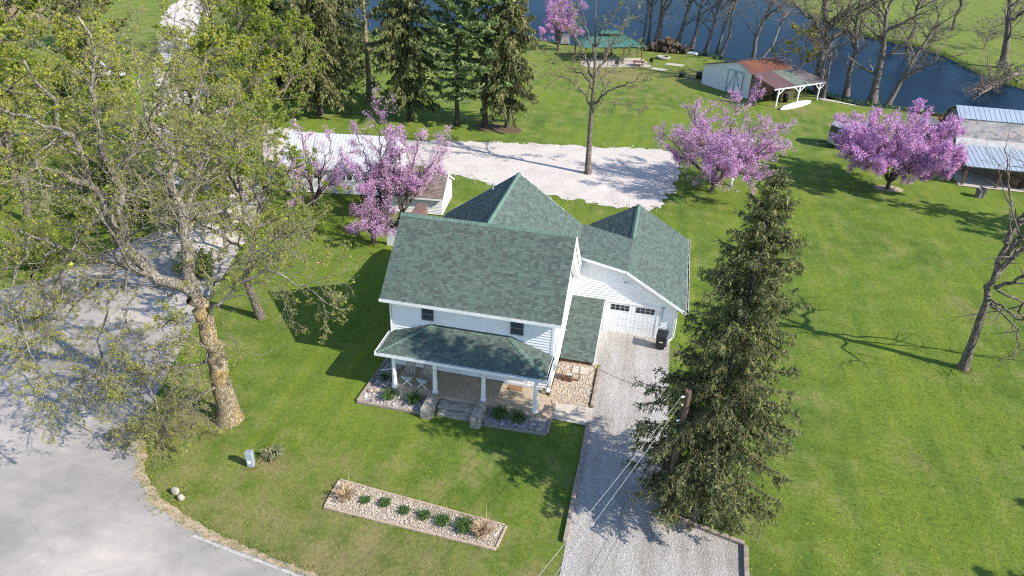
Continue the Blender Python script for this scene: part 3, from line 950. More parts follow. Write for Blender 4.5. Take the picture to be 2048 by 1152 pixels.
def conifer(name, label, base, H, prof, seed, mat='needle', bark='bark_dark', hb=0.8, r0=0.3, gap=0.45, nper=6, droop=-0.16, card=0.17, dens=1.0, twigl=0.75,
            group=None, lean=(0, 0), cat='tree', upturn=0.0, holes=0.12, aspect=0.33, sweep=0.0, hang=0.55, fine=1.0):
    """prof: [(height, radius)] crown silhouette."""
    r = np.random.default_rng(seed)
    base = np.array(base, float)
    t = thing(name, label, cat, tuple(base), group)
    NP = 14
    z = np.linspace(0, 1, NP)
    tl = base + np.stack([lean[0] * z, lean[1] * z, H * z], 1)
    tl[1:-1, :2] += r.normal(0, 0.05, (NP - 2, 2))
    rd = np.interp(z, [0, 0.05, 1], [r0 * 1.35, r0, 0.02])
    np_mesh('trunk', *tubes(tl[None], rd[None], 9), t, bark, None, True)
    hz, hr = zip(*prof)
    zs, z_ = [], hb
    while z_ < H * 0.985:
        zs += [z_ + r.uniform(-0.5, 0.5) * gap] * 1
        z_ += gap * (0.55 + 0.45 * (1 - z_ / H))
    zz = np.repeat(np.array(zs), nper) + r.uniform(-0.25, 0.25, len(zs) * nper) * gap * 1.6
    ph = np.tile(np.arange(nper) * 6.283 / nper, len(zs)) + np.repeat(r.uniform(0, 6.28, len(zs)), nper) + r.normal(0, 0.3, len(zz))
    keep = r.random(len(zz)) > holes
    zz, ph = np.clip(zz[keep], 0.15, H * 0.99), ph[keep]
    ln = np.interp(zz, hz, hr) * r.uniform(0.62, 1.16, len(zz))
    ln = np.clip(ln, 0.15, None)
    st = np.stack([np.interp(zz / H, z, tl[:, i]) for i in range(3)], 1)
    rise = np.interp(zz / H, [0, 0.5, 1], [-0.05, 0.15, 0.9]) + r.normal(0, 0.1, len(zz))
    d = nrm(np.stack([np.cos(ph), np.sin(ph), rise], 1))
    PL = grow(st, d, ln, 5, 0.07, droop * 0.5, r)
    PL[:, -1, 2] += upturn * ln
    RD = np.clip(0.035 * (ln / 3)[:, None] * np.linspace(1, 0.3, 6)[None], 0.008, 0.08)
    # side sprays along each branch
    nb = np.clip((ln / 0.20 * dens).astype(int), 3, 60)
    bi = np.repeat(np.arange(len(ln)), nb)
    tt = np.clip(1 - r.random(len(bi)) ** 1.25 * 0.93, 0.05, 1)
    p, tg, _ = sample(PL, RD, bi, tt)
    sd = nrm(np.cross(tg, np.array([0, 0, 1.0])))
    sgn = r.choice([-1, 1], len(bi))[:, None]
    dd = nrm(tg * r.uniform(0.2, 0.9, (len(bi), 1)) + sd * sgn * r.uniform(0.2, 1.0, (len(bi), 1)) + np.array([0, 0, -1.0]) * r.uniform(0, 2 * hang, (len(bi), 1)))
    l2 = twigl * r.uniform(0.5, 1.1, len(bi)) * np.clip(1.15 - 0.65 * tt, 0.3, 1) * np.clip(ln[bi] / 2.2, 0.35, 1.1)
    TW = grow(p, dd, l2, 2, 0.10, -0.12 * hang * 2, r)
    v, f = tubes(PL, RD, 3) if fine <= 1 else cat_mesh([tubes(PL, RD, 4), tubes(TW[:, ::2], np.full((len(TW), 2), 0.008), 3)])
    np_mesh('branch', v, f, t, 'twig_dark', 'stuff', True)
    m_ = np.clip((l2 * fine / 0.10).astype(int), 2, 20)
    ti = np.repeat(np.arange(len(l2)), m_)
    c, tg2, _ = sample(TW, np.ones(TW.shape[:2]), ti, r.random(len(ti)))
    c = c + r.normal(0, 0.035 + 0.015 * (fine > 1), c.shape)
    dr = nrm(tg2 + r.normal(0, 0.55, c.shape) + np.array([0, 0, -0.25 * hang * 2 + upturn]))
    v, f = cards(c, card, r, 0, aspect, dr)
    np_mesh('needles', v, f, t, mat, 'stuff')
    return t


def tuft_plant(name, label, c, n, h, w, mat, cat='plant', group=None, lean=0.9, spread=0.12, seed=0, curve=True, z=0.03):
    t = thing(name, label, cat, (c[0], c[1], z), group)
    blades('leaves', np.tile(np.array([[c[0], c[1], z]]), (n, 1)), h, w, mat, 1, spread, lean, seed, parent=t, curve=curve)
    return t


# ================================================================== BUILDINGS (helpers)
def xf(mb, o, ang):
    c, s = math.cos(ang), math.sin(ang)
    mb.v = [(o[0] + c * x - s * y, o[1] + s * x + c * y, z + (o[2] if len(o) > 2 else 0)) for x, y, z in mb.v]
    return mb


WEDGE_V = np.array([(-.5, 0, 0), (.5, 0, 0), (.5, 1, 0), (-.5, 1, 0), (-.5, 0, 1), (.5, 0, 1), (.5, 1, .3), (-.5, 1, .3)], float)
WEDGE_F = np.array([(3, 2, 1, 0), (4, 5, 6, 7), (0, 1, 5, 4), (1, 2, 6, 5), (2, 3, 7, 6), (3, 0, 4, 7)])


def tabs_on(poly, e, wr, th, r, gap=0.004, off=0.004):
    """Shingle tabs on a planar roof polygon whose first edge is the eave. Rows of (origin, u, w, n, width, length, thickness)."""
    P = np.asarray(poly, float)
    u = nrm(P[1] - P[0])
    n = nrm(np.cross(P[1] - P[0], P[2] - P[1]))
    w = np.cross(n, u)
    st = np.stack([(P - P[0]) @ u, (P - P[0]) @ w], 1)
    out, t, T = [], 0.0, st[:, 1].max()
    while t < T - 0.02:
        tc = min(t + e * 0.5, T - 0.005)
        xs = []
        for i in range(len(st)):
            a, b_ = st[i - 1], st[i]
            if (a[1] > tc) != (b_[1] > tc):
                xs.append(a[0] + (b_[0] - a[0]) * (tc - a[1]) / (b_[1] - a[1]))
        if len(xs) >= 2:
            s0, s1 = min(xs), max(xs)
            s = s0 - r.uniform(0, wr[1] * 0.8)
            while s < s1:
                w_ = r.uniform(*wr)
                a, b_ = max(s, s0), min(s + w_, s1)
                if b_ - a > 0.03:
                    out.append(np.concatenate([P[0] + u * (a + b_) / 2 + w * (t - 0.012) + n * off, u, w, n, [b_ - a - gap, min(e, T - t) + 0.03, th * r.uniform(0.55, 1.5)]]))
                s += w_
        t += e
    return np.array(out)


def tabs_mesh(name, T, parent, mat, kind='stuff'):
    o, u, w, n = T[:, 0:3], T[:, 3:6], T[:, 6:9], T[:, 9:12]
    V = (o[:, None] + u[:, None] * (WEDGE_V[None, :, 0:1] * T[:, None, 12:13]) + w[:, None] * (WEDGE_V[None, :, 1:2] * T[:, None, 13:14])
         + n[:, None] * (WEDGE_V[None, :, 2:3] * T[:, None, 14:15])).reshape(-1, 3)
    F = (WEDGE_F[None] + (np.arange(len(T)) * 8)[:, None, None]).reshape(-1, 4)
    return np_mesh(name, V, F, parent, mat, kind)


wedge_me = bpy.data.meshes.new('shingle')
wedge_me.from_pydata([tuple(p) for p in WEDGE_V], [], [tuple(int(q) for q in f) for f in WEDGE_F])


def tab_objects(name, T, parent, mat):
    me = wedge_me.copy()
    me.materials.append(MAT[mat])
    o3 = np.array(origin(parent))
    for q in T:
        ob = bpy.data.objects.new(name, me)
        COL.objects.link(ob)
        ob.parent = parent
        c = q[0:3] - o3
        x, y, z = q[3:6] * q[12], q[6:9] * q[13], q[9:12] * q[14]
        ob.matrix_local = Matrix(((x[0], y[0], z[0], c[0]), (x[1], y[1], z[1], c[1]), (x[2], y[2], z[2], c[2]), (0, 0, 0, 1)))


def siding(mb, p0, p1, z0, top, e=0.115, out=0.02, core=0.14, mi=0):
    e, out = (0.165, 0.04) if e == 0.115 else (e, out + 0.008)
    """Lap siding from p0 to p1 (left to right seen from outside); top = height or function of distance."""
    p0, p1 = np.array(p0, float), np.array(p1, float)
    ln = np.hypot(*(p1 - p0))
    d = (p1 - p0) / ln
    n = np.array([d[1], -d[0]])
    tf = top if callable(top) else (lambda s: top)
    S = np.linspace(0, ln, 241)
    H = np.array([tf(s) for s in S])
    z = z0
    while z < H.max() - 0.01:
        ok = S[H > z + e * 0.4]
        if len(ok) > 1:
            a, b_ = ok.min(), ok.max()
            zt = min(z + e, H.max())
            A0, B0 = p0 + d * a + n * out, p0 + d * b_ + n * out
            A1, B1 = p0 + d * a + n * 0.003, p0 + d * b_ + n * 0.003
            mb.add([(*A0, z), (*B0, z), (*B1, zt), (*A1, zt), (*A1, z), (*B1, z)], [(0, 1, 2, 3), (4, 5, 1, 0), (0, 3, 4), (1, 5, 2)], mi)
        z += e
    k = [s for s in np.linspace(0, ln, 3)]
    if callable(top):
        ks = np.linspace(0, ln, 25)
    else:
        ks = np.array([0, ln])
    up = [(*(p0 + d * s), tf(s)) for s in ks]
    dn = [(*(p0 + d * s), z0) for s in ks]
    q = len(ks)
    bk = lambda L_: [(x - n[0] * core, y - n[1] * core, z_) for x, y, z_ in L_]
    vs = dn + up + bk(dn) + bk(up)
    fs = []
    for i in range(q - 1):
        fs += [(i, i + 1, q + i + 1, q + i), (2 * q + i + 1, 2 * q + i, 3 * q + i, 3 * q + i + 1), (q + i, q + i + 1, 3 * q + i + 1, 3 * q + i), (i + 1, i, 2 * q + i, 2 * q + i + 1)]
    fs += [(0, q, 3 * q, 2 * q), (q - 1, 3 * q - 1, 4 * q - 1, 2 * q - 1)]
    return mb.add(vs, fs, mi)


def gutter(parent, a, b, o, name='gutter'):
    a, b, o = Vector(a), Vector(b), Vector(o)
    up = Vector((0, 0, 1))
    g = MB()
    t = (b - a).normalized()
    g.bar(a + o * 0.012, b + o * 0.012, 0.016, 0.12, mi=0)
    g.bar(a + o * 0.065 - up * 0.055, b + o * 0.065 - up * 0.055, 0.09, 0.012)
    g.bar(a + o * 0.118 + up * 0.005, b + o * 0.118 + up * 0.005, 0.018, 0.13)
    for p, s in ((a, 1), (b, -1)):
        g.bar(p + o * 0.02 + t * s * 0.006, p + o * 0.109 + t * s * 0.006, 0.012, 0.11)
    go = g.build(name, 'white', parent)
    MB().bar(a + o * 0.065 - up * 0.03 + t * 0.02, b + o * 0.065 - up * 0.03 - t * 0.02, 0.085, 0.03).build('leaf_debris', 'debris', go)
    n = max(2, int((b - a).length / 0.95))
    for i in range(n):
        p = a + (b - a) * ((i + 0.5) / n) + up * 0.055
        MB().bar(p + o * 0.005, p + o * 0.125, 0.025, 0.012).build('hanger', 'white', go)
    return go


def ridge_caps(name, a, b, drop, mat, parent, step=0.2, w=0.16):
    a, b = np.array(a, float), np.array(b, float)
    t = nrm(b - a)
    s = nrm(np.cross(t, (0, 0, 1)))
    u = np.cross(s, t)
    n = int(np.linalg.norm(b - a) / step)
    m_ = MB()
    for i in range(n):
        p, q = a + t * i * step, a + t * (i + 1.08) * step
        h0, h1 = 0.040, 0.022
        dn = lambda c, sg, h: c + s * sg * w - np.array([0, 0, drop * w]) + u * h
        m_.add([dn(p, -1, h0), p + u * h0, dn(p, 1, h0), dn(q, -1, h1), q + u * h1, dn(q, 1, h1), dn(p, -1, 0.0), dn(p, 1, 0.0), p],
               [(1, 4, 3, 0), (2, 5, 4, 1), (6, 8, 1, 0), (8, 7, 2, 1)])
    return m_.build(name, mat, parent, kind='stuff')


def window(parent, x0, x1, z0, z1, y, name='window', pane='screen', n=(0, -1)):
    """Window in a wall facing n; x0..x1 along the wall."""
    fr = MB()
    w = 0.07
    fr.box(x0 - w, x1 + w, y - 0.05, y + 0.03, z1, z1 + w).box(x0 - w, x1 + w, y - 0.07, y + 0.03, z0 - w, z0)
    fr.box(x0 - w, x0, y - 0.05, y + 0.03, z0, z1).box(x1, x1 + w, y - 0.05, y + 0.03, z0, z1)
    f = fr.build(name, 'white', parent)
    zm = (z0 + z1) / 2
    MB().box(x0, x1, y - 0.035, y - 0.02, z0, z0 + 0.05).box(x0, x1, y - 0.035, y - 0.02, z1 - 0.05, z1).box(x0, x0 + 0.05, y - 0.035, y - 0.02, z0 + 0.05, z1 - 0.05)\
        .box(x1 - 0.05, x1, y - 0.035, y - 0.02, z0 + 0.05, z1 - 0.05).box(x0 + 0.05, x1 - 0.05, y - 0.033, y - 0.02, zm - 0.02, zm + 0.02).build('sash', 'sash', f)
    MB().box(x0 + 0.05, x1 - 0.05, y - 0.024, y - 0.012, zm + 0.02, z1 - 0.05).build('pane', pane, f)
    MB().box(x0 + 0.05, x1 - 0.05, y - 0.024, y - 0.012, z0 + 0.05, zm - 0.02).build('pane', pane, f)
    return f


# ------------------------------------------------------------------ the farmhouse
fh = thing('farmhouse', 'white farmhouse with green shingled gable roofs, front porch and attached garage', 'house', (-8.4, 33.3, 0))
XL, XR, YF = -12.68, -4.0, 30.15
SL = (8.15 - 4.78) / 3.55
gab = lambda y: 8.15 - SL * abs(y - 33.3) - 0.10
mb = MB()
siding(mb, (XL, YF), (XR, YF), 0.45, 4.98)
mb.build('front_wall', 'white', fh)
mb = MB()
siding(mb, (XR, YF), (XR, 36.45), 0.45, lambda s: gab(YF + s))
mb.build('gable_wall', 'white', fh)
mb = MB()
siding(mb, (XL, 36.45), (XL, YF), 0.45, lambda s: gab(36.45 - s))
mb.build('gable_wall', 'white', fh)
mb = MB()
siding(mb, (-13.0, 41.0), (-13.0, 36.46), 0.3, 4.72)
siding(mb, (XL - 0.32, 36.46), (XL, 36.46), 0.3, 4.72)
siding(mb, (-3.9, 41.0), (-13.0, 41.0), 0.3, lambda s: 8.0 - 0.704 * abs(-3.9 - s + 8.4))
siding(mb, (XR, 36.46), (XR, 37.4), 0.3, 5.3)
mb.build('rear_wing_wall', 'white', fh)
gtop = lambda x: (4.42 - 0.2 * (x + 0.9) if x < -0.9 else 4.42 - 0.595 * (x + 0.9)) - 0.09
mb = MB()
siding(mb, (XR + 0.02, 37.41), (2.26, 37.41), 0.02, lambda s: gtop(XR + 0.02 + s))
mb.build('garage_front_wall', 'white', fh)
mb = MB()
siding(mb, (2.26, 37.41), (2.26, 47.1), 0.02, 2.42)
siding(mb, (2.26, 47.1), (-4.0, 47.1), 0.02, lambda s: 4.32 - 0.595 * abs(2.26 - s + 0.9))
siding(mb, (-4.0, 47.1), (-4.0, 41.0), 0.02, 2.42)
mb.build('garage_side_wall', 'white', fh)
MB().box(XL + 0.02, XR - 0.02, YF + 0.03, 36.4, 0, 0.45).build('foundation', 'concrete', fh)
# corner boards
for x, y, z1 in ((XL, YF, 4.9), (XR, YF, 4.9), (2.24, 37.41, 2.42)):
    MB().box(x - 0.07, x + 0.07, y - 0.045, y + 0.07, 0.42 if z1 > 3 else 0.0, z1).build('corner_board', 'white', fh)
# roofs: solid deck plus shingles laid tab by tab
ROOFS = [
    ('main_roof', [(-13.22, 29.75, 4.78), (-3.58, 29.75, 4.78), (-3.58, 33.3, 8.15), (-13.18, 33.3, 8.15)]),
    ('main_roof', [(-3.58, 36.85, 4.78), (-13.2, 36.85, 4.78), (-13.18, 33.3, 8.15), (-3.58, 33.3, 8.15)]),
    ('rear_wing_roof', [(-3.65, 36.87, 4.756), (-3.65, 41.3, 4.756), (-8.4, 41.3, 8.1), (-8.4, 33.36, 8.1)]),
    ('rear_wing_roof', [(-13.15, 41.3, 4.756), (-13.15, 36.87, 4.756), (-8.4, 33.36, 8.1), (-8.4, 41.3, 8.1)]),
    ('garage_roof', [(2.85, 37.11, 2.19), (2.85, 47.38, 2.19), (-0.9, 47.38, 4.42), (-0.9, 37.11, 4.42)]),
    ('garage_roof', [(-4.2, 47.38, 2.456), (-4.2, 41.5, 2.456), (-0.9, 41.5, 4.42), (-0.9, 47.38, 4.42)]),
    ('saddle_roof', [(-0.9, 37.11, 4.42), (-0.9, 41.55, 4.42), (-4.12, 41.55, 5.064), (-4.12, 37.11, 5.064)]),
    ('porch_roof', [(-12.8, 28.0, 2.6), (-3.95, 28.0, 2.6), (-6.31, 30.12, 3.43), (-10.4, 30.12, 3.43)]),
    ('porch_roof', [(-3.95, 28.0, 2.6), (-3.95, 30.12, 2.6), (-6.31, 30.12, 3.43)]),
    ('porch_roof', [(-12.8, 30.12, 2.6), (-12.8, 28.0, 2.6), (-10.4, 30.12, 3.43)]),
    ('cellar_entry_roof', [(-3.94, 33.3, 0.3), (-1.98, 33.32, 0.3), (-1.98, 37.37, 2.17), (-3.94, 37.37, 2.17)]),
]
r_ = np.random.default_rng(33)
allT, owners = [], []
for nm, poly in ROOFS:
    ro = MB().slab(poly, 0.06).build(nm, 'underlay', fh)
    T = tabs_on(poly, 0.145, (0.13, 0.28), 0.017, r_)
    allT.append(T)
    owners += [ro] * len(T)
T = np.concatenate(allT)
dist = np.linalg.norm(T[:, :3] - CAM, axis=1)
facing = ((CAM - T[:, :3]) * T[:, 9:12]).sum(1) > 0
order = np.argsort(np.where(facing, dist, 1e9))
pick = np.zeros(len(T), bool)
pick[order[:300]] = True
for ro in dict.fromkeys(owners):
    w_ = np.array([o is ro for o in owners])
    if (w_ & pick).any():
        tab_objects('shingle', T[w_ & pick], ro, 'shingle')
    if (w_ & ~pick).any():
        tabs_mesh('shingles', T[w_ & ~pick], ro, 'shingle')
ridge_caps('ridge_cap', (-13.2, 33.3, 8.16), (-3.58, 33.3, 8.16), 0.9, 'cap', fh)
ridge_caps('ridge_cap', (-8.4, 41.32, 8.11), (-8.4, 33.4, 8.11), 0.68, 'cap', fh)
ridge_caps('ridge_cap', (-0.9, 47.4, 4.43), (-0.9, 41.6, 4.43), 0.55, 'cap', fh)
ridge_caps('hip_cap', (-3.97, 28.02, 2.62), (-6.31, 30.1, 3.44), 0.3, 'cap', fh, w=0.14)
ridge_caps('hip_cap', (-12.78, 28.02, 2.62), (-10.4, 30.1, 3.44), 0.3, 'cap', fh, w=0.14)
# white rake boards, fascias, soffits
for x in (-3.565, -13.23):
    x = x - 0.02 if x > -5 else x + 0.04
    rk = MB().bar((x, 29.76, 4.63), (x, 33.3, 8.0), 0.03, 0.16, up=(0, -1, 1))
    rk.build('rake_board', 'white', fh)
    rk = MB().bar((x, 33.31, 7.86), (x, 36.86, 4.50), 0.03, 0.42, up=(0, 1, 1))
    rk.build('rake_board', 'white', fh)
for a_, b_, u_ in (((2.86, 37.10, 2.11), (-0.9, 37.10, 4.33), (1, 0, 1)), ((-0.9, 37.10, 4.33), (-4.0, 37.10, 4.95), (0, 0, 1)),
                   ((-13.17, 41.31, 4.68), (-8.4, 41.31, 8.02), (-1, 0, 1)), ((-8.4, 41.31, 8.02), (-3.7, 41.31, 4.7), (1, 0, 1)),
                   ((2.85, 47.39, 2.10), (-0.9, 47.39, 4.33), (1, 0, 1)), ((-0.9, 47.39, 4.33), (-4.2, 47.39, 2.36), (-1, 0, 1))):
    MB().bar(a_, b_, 0.03, 0.16, up=u_).build('rake_board', 'white', fh)
MB().slab([(-3.625, 33.05, 6.9), (-3.625, 36.8, 3.7), (-3.625, 36.8, 4.60), (-3.625, 33.3, 8.02), (-3.625, 33.05, 7.8)], 0.40).build('gable_return', 'white', fh)
sf = MB()
sf.box(-13.2, -3.6, 29.76, 30.13, 4.66, 4.70)
sf.box(-12.75, -4.0, 28.05, 30.12, 2.44, 2.48).box(-12.72, -4.03, 28.06, 28.18, 2.40, 2.44)
sf.build('soffit', 'white', fh)
fa = MB()
fa.box(-12.8, -3.95, 27.985, 28.01, 2.42, 2.58).box(-12.81, -12.79, 28.02, 30.12, 2.42, 2.58).box(-3.96, -3.94, 28.02, 30.12, 2.42, 2.58).box(-13.2, -3.6, 29.735, 29.755, 4.62, 4.76)
fa.box(2.83, 2.85, 37.12, 47.36, 2.02, 2.16)
fa.build('fascia', 'white', fh)
gutter(fh, (-13.22, 29.73, 4.73), (-3.56, 29.73, 4.73), (0, -1, 0))
gutter(fh, (-12.9, 27.98, 2.56), (-3.86, 27.98, 2.56), (0, -1, 0))
gutter(fh, (-3.93, 28.0, 2.56), (-3.93, 30.08, 2.56), (1, 0, 0))
gutter(fh, (-12.82, 28.0, 2.56), (-12.82, 30.1, 2.56), (-1, 0, 0))
gutter(fh, (2.86, 37.1, 2.15), (2.86, 47.38, 2.15), (1, 0, 0))
for x0, y0, z0, x1 in ((-12.78, 30.04, 4.55, -12.86), (2.36, 37.3, 2.0, 2.42)):
    ds = MB().tube([(x0, y0 - 0.32 if z0 > 3 else y0, z0 + 0.1), (x0, y0, z0 - 0.15), (x0, y0, 0.28), (x0 - 0.12, y0 - 0.1, 0.14), (x0 - (0.75 if z0 > 3 else 0.3), y0 - 0.3, 0.08)], 0.045, 6)
    ds.build('downspout', 'white', fh)
# upstairs windows
window(fh, -11.07, -10.37, 3.62, 4.42, YF - 0.02)
window(fh, -6.27, -5.53, 3.58, 4.40, YF - 0.02)
window(fh, -12.55, -12.2, 1.0, 2.2, YF - 0.02, pane='glass')
# front door
d_ = MB().box(-6.30, -5.24, YF - 0.07, YF - 0.01, 0.46, 0.54).box(-6.40, -6.28, YF - 0.06, YF, 0.44, 2.44).box(-5.26, -5.14, YF - 0.06, YF, 0.44, 2.44).box(-6.40, -5.14, YF - 0.06, YF, 2.44, 2.54)
dr = d_.build('front_door', 'white', fh)
MB().box(-6.26, -5.28, YF - 0.05, YF - 0.02, 0.55, 2.42).build('door_leaf', 'white', dr)
MB().box(-6.14, -5.40, YF - 0.065, YF - 0.052, 0.68, 2.3).build('pane', 'grey_metal', dr)
MB().box(-5.36, -5.32, YF - 0.12, YF - 0.06, 1.35, 1.5).build('handle', 'steel', dr)
MB().box(-6.5, -5.04, YF - 0.2, YF - 0.03, 0.421, 0.45).build('door_sill', 'steel', fh)
# porch: floor, columns
pf = MB().box(-12.1, -4.33, 28.02, YF, 0.0, 0.42).build('porch_floor', 'porch_floor', fh, bevel=0.015)
for x, y in ((-12.0, 28.22), (-9.79, 28.30), (-7.18, 28.32), (-4.40, 28.14)):
    c_ = MB().lathe((x, y, 0.42), [(0.13, 0.10), (0.128, 0.5), (0.10, 1.86), (0.105, 1.9)], 18).build('porch_column', 'white', fh, smooth=False)
    MB().lathe((x, y, 0.42), [(0.17, 0.0), (0.17, 0.05), (0.145, 0.06), (0.14, 0.10)], 18).build('base', 'white', c_)
    MB().lathe((x, y, 0.42), [(0.12, 1.9), (0.15, 1.93), (0.15, 1.99)], 18).build('capital', 'white', c_)
for q in range(3):
    MB().box(-4.32 + q * 0.29, -4.04 + q * 0.29, 28.06, 29.75 - q * 0.05, 0, 0.40 - q * 0.12).build('porch_step', 'timber_pale', fh, bevel=0.01)
MB().box(-12.35, -12.13, 28.3, 30.1, 0.0, 0.30).build('porch_kerb', 'timber', fh, bevel=0.02)
# rough stones facing the porch floor
for x0, x1 in ((-12.0, -10.15), (-6.75, -4.45)):
    x = x0
    while x < x1:
        w_ = random.uniform(0.24, 0.42)
        for z_ in (0.03, 0.20):
            h_ = 0.16 if z_ < 0.1 else 0.19
            MB().box(x, min(x + w_, x1) - 0.02, 27.93 - random.uniform(0.0, 0.05), 28.03, z_, z_ + h_).build('foundation_stone', 'stone', fh, bevel=0.025)
        x += w_
# garage door: carriage style, vertical planks, two rows of small panes
gd = MB().box(-1.92, -1.80, 37.33, 37.41, 0, 2.22).box(1.20, 1.32, 37.33, 37.41, 0, 2.22).box(-1.80, 1.20, 37.33, 37.41, 2.10, 2.22).build('garage_door', 'white', fh)
for q in range(12):
    x = -1.795 + q * 0.2492
    MB().box(x + 0.004, x + 0.245, 37.362 - (0.004 if q % 2 else 0), 37.40, 0.01, 2.095).build('plank', 'white', gd)
gp_ = MB().box(-1.795, 1.195, 37.348, 37.357, 0.52, 0.535).box(-1.795, 1.195, 37.348, 37.357, 1.04, 1.055).box(-1.795, 1.195, 37.348, 37.357, 1.5, 1.515)
gp_.build('section_joint', 'white_old', gd)
for g0 in (-1.57, -0.06):
    for i in range(4):
        for j, (za, zb) in enumerate(((1.60, 1.78), (1.81, 1.97))):
            x = g0 + i * 0.285
            MB().box(x, x + 0.245, 37.345, 37.356, za, zb).build('pane', 'glass', gd)
lamp = MB().lathe((-0.88, 37.33, 3.56), [(0.02, -0.02), (0.07, 0.0), (0.075, 0.03), (0.02, 0.06)], 12).build('flood_lamp', 'steel', fh)
for sx in (-0.16, 0.16):
    MB().tube([(-0.88 + sx * 0.3, 37.34, 3.58), (-0.88 + sx, 37.26, 3.52)], [0.025, 0.06], 10).build('lamp_head', 'white_old', lamp)
MB().tube([(1.5, 37.36, 0.9), (1.5, 37.36, 2.1)], 0.02, 6).build('conduit', 'grey_metal', fh)
MB().box(1.43, 1.57, 37.31, 37.385, 2.1, 2.24).build('switch_box', 'grey_metal', fh)
# side of the sloping cellar entry
MB().add([(-2.03, 33.36, 0), (-2.03, 37.36, 0), (-2.03, 37.36, 2.09), (-2.03, 33.36, 0.24), (-2.10, 33.36, 0), (-2.10, 37.36, 0), (-2.10, 37.36, 2.09), (-2.10, 33.36, 0.24)],
         [(0, 1, 2, 3), (7, 6, 5, 4), (0, 4, 5, 1), (3, 2, 6, 7), (0, 3, 7, 4), (1, 5, 6, 2)]).build('cellar_entry_wall', 'white', fh)
MB().bar((-1.975, 33.31, 0.25), (-1.975, 37.36, 2.12), 0.02, 0.12, up=(0, -1, 2)).build('cellar_entry_trim', 'white', fh)
MB().box(-3.9, -2.06, 33.40, 33.45, 0, 0.22).build('cellar_entry_board', 'brown_wood', fh)
# electric meter, cable and lamp on the right gable
mt = MB().box(XR + 0.022, XR + 0.16, 30.75, 31.0, 1.2, 1.65).build('meter_box', 'grey_metal', fh, bevel=0.015)
MB().tube([(XR + 0.16, 30.875, 1.45), (XR + 0.24, 30.875, 1.45)], 0.085, 12).build('meter_dial', 'steel', mt)
MB().tube([(XR + 0.07, 30.9, 1.65), (XR + 0.07, 30.9, 3.05), (XR + 0.14, 30.9, 3.2)], 0.028, 8).build('conduit', 'grey_metal', fh)
MB().box(XR + 0.022, XR + 0.12, 31.5, 31.68, 2.1, 2.3).build('dryer_vent', 'white_old', fh)
# house number 320, one digit under the other, on the corner board
for q, ch in enumerate('320'):
    cu = bpy.data.curves.new('digit', 'FONT')
    cu.body = ch
    cu.size = 0.25
    cu.extrude = 0.008
    tmp = bpy.data.objects.new('digit', cu)
    me = bpy.data.meshes.new_from_object(tmp)
    bpy.data.objects.remove(tmp)
    o = link('house_number', me, fh, 'black')
    o.rotation_euler = (math.pi / 2, 0, 0)
    o.location = Vector((XR - 0.065, YF - 0.056, 1.95 - q * 0.22)) - Vector(fh.location)
# chimney-like vent pipe on the rear wing
MB().tube([(-9.9, 40.6, 6.9), (-9.9, 40.6, 7.5)], 0.06, 8).build('vent_pipe', 'grey_metal', fh)


# ================================================================== THINGS IN THE YARD
def edging(label, segs, mat='timber', w=0.15, h=0.16, group=None):
    a0 = segs[0][0]
    t = thing('timber_edging', label, 'edging', (a0[0], a0[1], 0), group)
    for a, b_ in segs:
        a, b_ = np.array(a, float), np.array(b_, float)
        n = max(1, round(np.hypot(*(b_ - a)) / 2.6))
        for i in range(n):
            p, q = a + (b_ - a) * i / n, a + (b_ - a) * (i + 1) / n
            d = (q - p) / np.hypot(*(q - p))
            p, q = p + d * 0.006, q - d * 0.006
            z = h / 2 - 0.02 + random.uniform(-0.01, 0.012)
            j = np.array([random.uniform(-0.012, 0.012) for _ in range(2)])
            MB().bar((*(p + j), z), (*(q - j), z), w, h).build('timber', mat, t, bevel=0.015)
    return t


edging('weathered timber edging round the gravel bed left of the porch steps', [((-13.62, 26.87), (-10.0, 26.9)), ((-13.62, 26.95), (-13.52, 31.1))])
edging('weathered timber edging round the gravel bed right of the porch steps', [((-6.83, 26.89), (-3.55, 26.95)), ((-3.55, 27.03), (-3.55, 28.2))])
edging('pale timber edging round the long gravel bed in the front lawn',
       [((-12.1, 19.85), (-4.3, 19.53)), ((-4.3, 19.61), (-4.18, 20.85)), ((-4.26, 20.85), (-12.13, 21.54)), ((-12.13, 21.46), (-12.1, 19.93))], 'timber_pale', 0.10, 0.12)
edging('weathered timbers along the left side of the gravel driveway', [((-1.62, 33.2), (-1.62, 29.7)), ((-1.62, 28.3), (-1.6, 20.6))], 'timber', 0.2, 0.2)
edging('grey timbers along the right side of the driveway below the utility pole', [((2.52, 28.0), (2.55, 23.2)), ((2.62, 23.2), (5.78, 22.38)), ((5.82, 22.3), (5.70, 19.2))], 'timber', 0.2, 0.2)


def stone_block(name, label, x0, x1, y0, y1, h, seed, cat='stone block', group=None):
    r = np.random.default_rng(seed)
    bm = bmesh.new()
    bmesh.ops.create_cube(bm, size=1)
    bmesh.ops.subdivide_edges(bm, edges=bm.edges[:], cuts=4, use_grid_fill=True)
    c = Vector(((x0 + x1) / 2, (y0 + y1) / 2, 0))
    for v in bm.verts:
        p = Vector((v.co.x * (x1 - x0), v.co.y * (y1 - y0), (v.co.z + 0.5) * h))
        k = (abs(v.co.x) > 0.49) + (abs(v.co.y) > 0.49) + (v.co.z > 0.49)
        p -= Vector((v.co.x * (x1 - x0), v.co.y * (y1 - y0), (v.co.z) * h)) * (0.04 * max(0, k - 1))
        v.co = p + Vector(r.normal(0, 0.012, 3))
    me = bpy.data.meshes.new(name)
    bm.to_mesh(me)
    bm.free()
    o = link(name, me, None, 'stone')
    o.location = c
    return tag(o, label, cat, group)


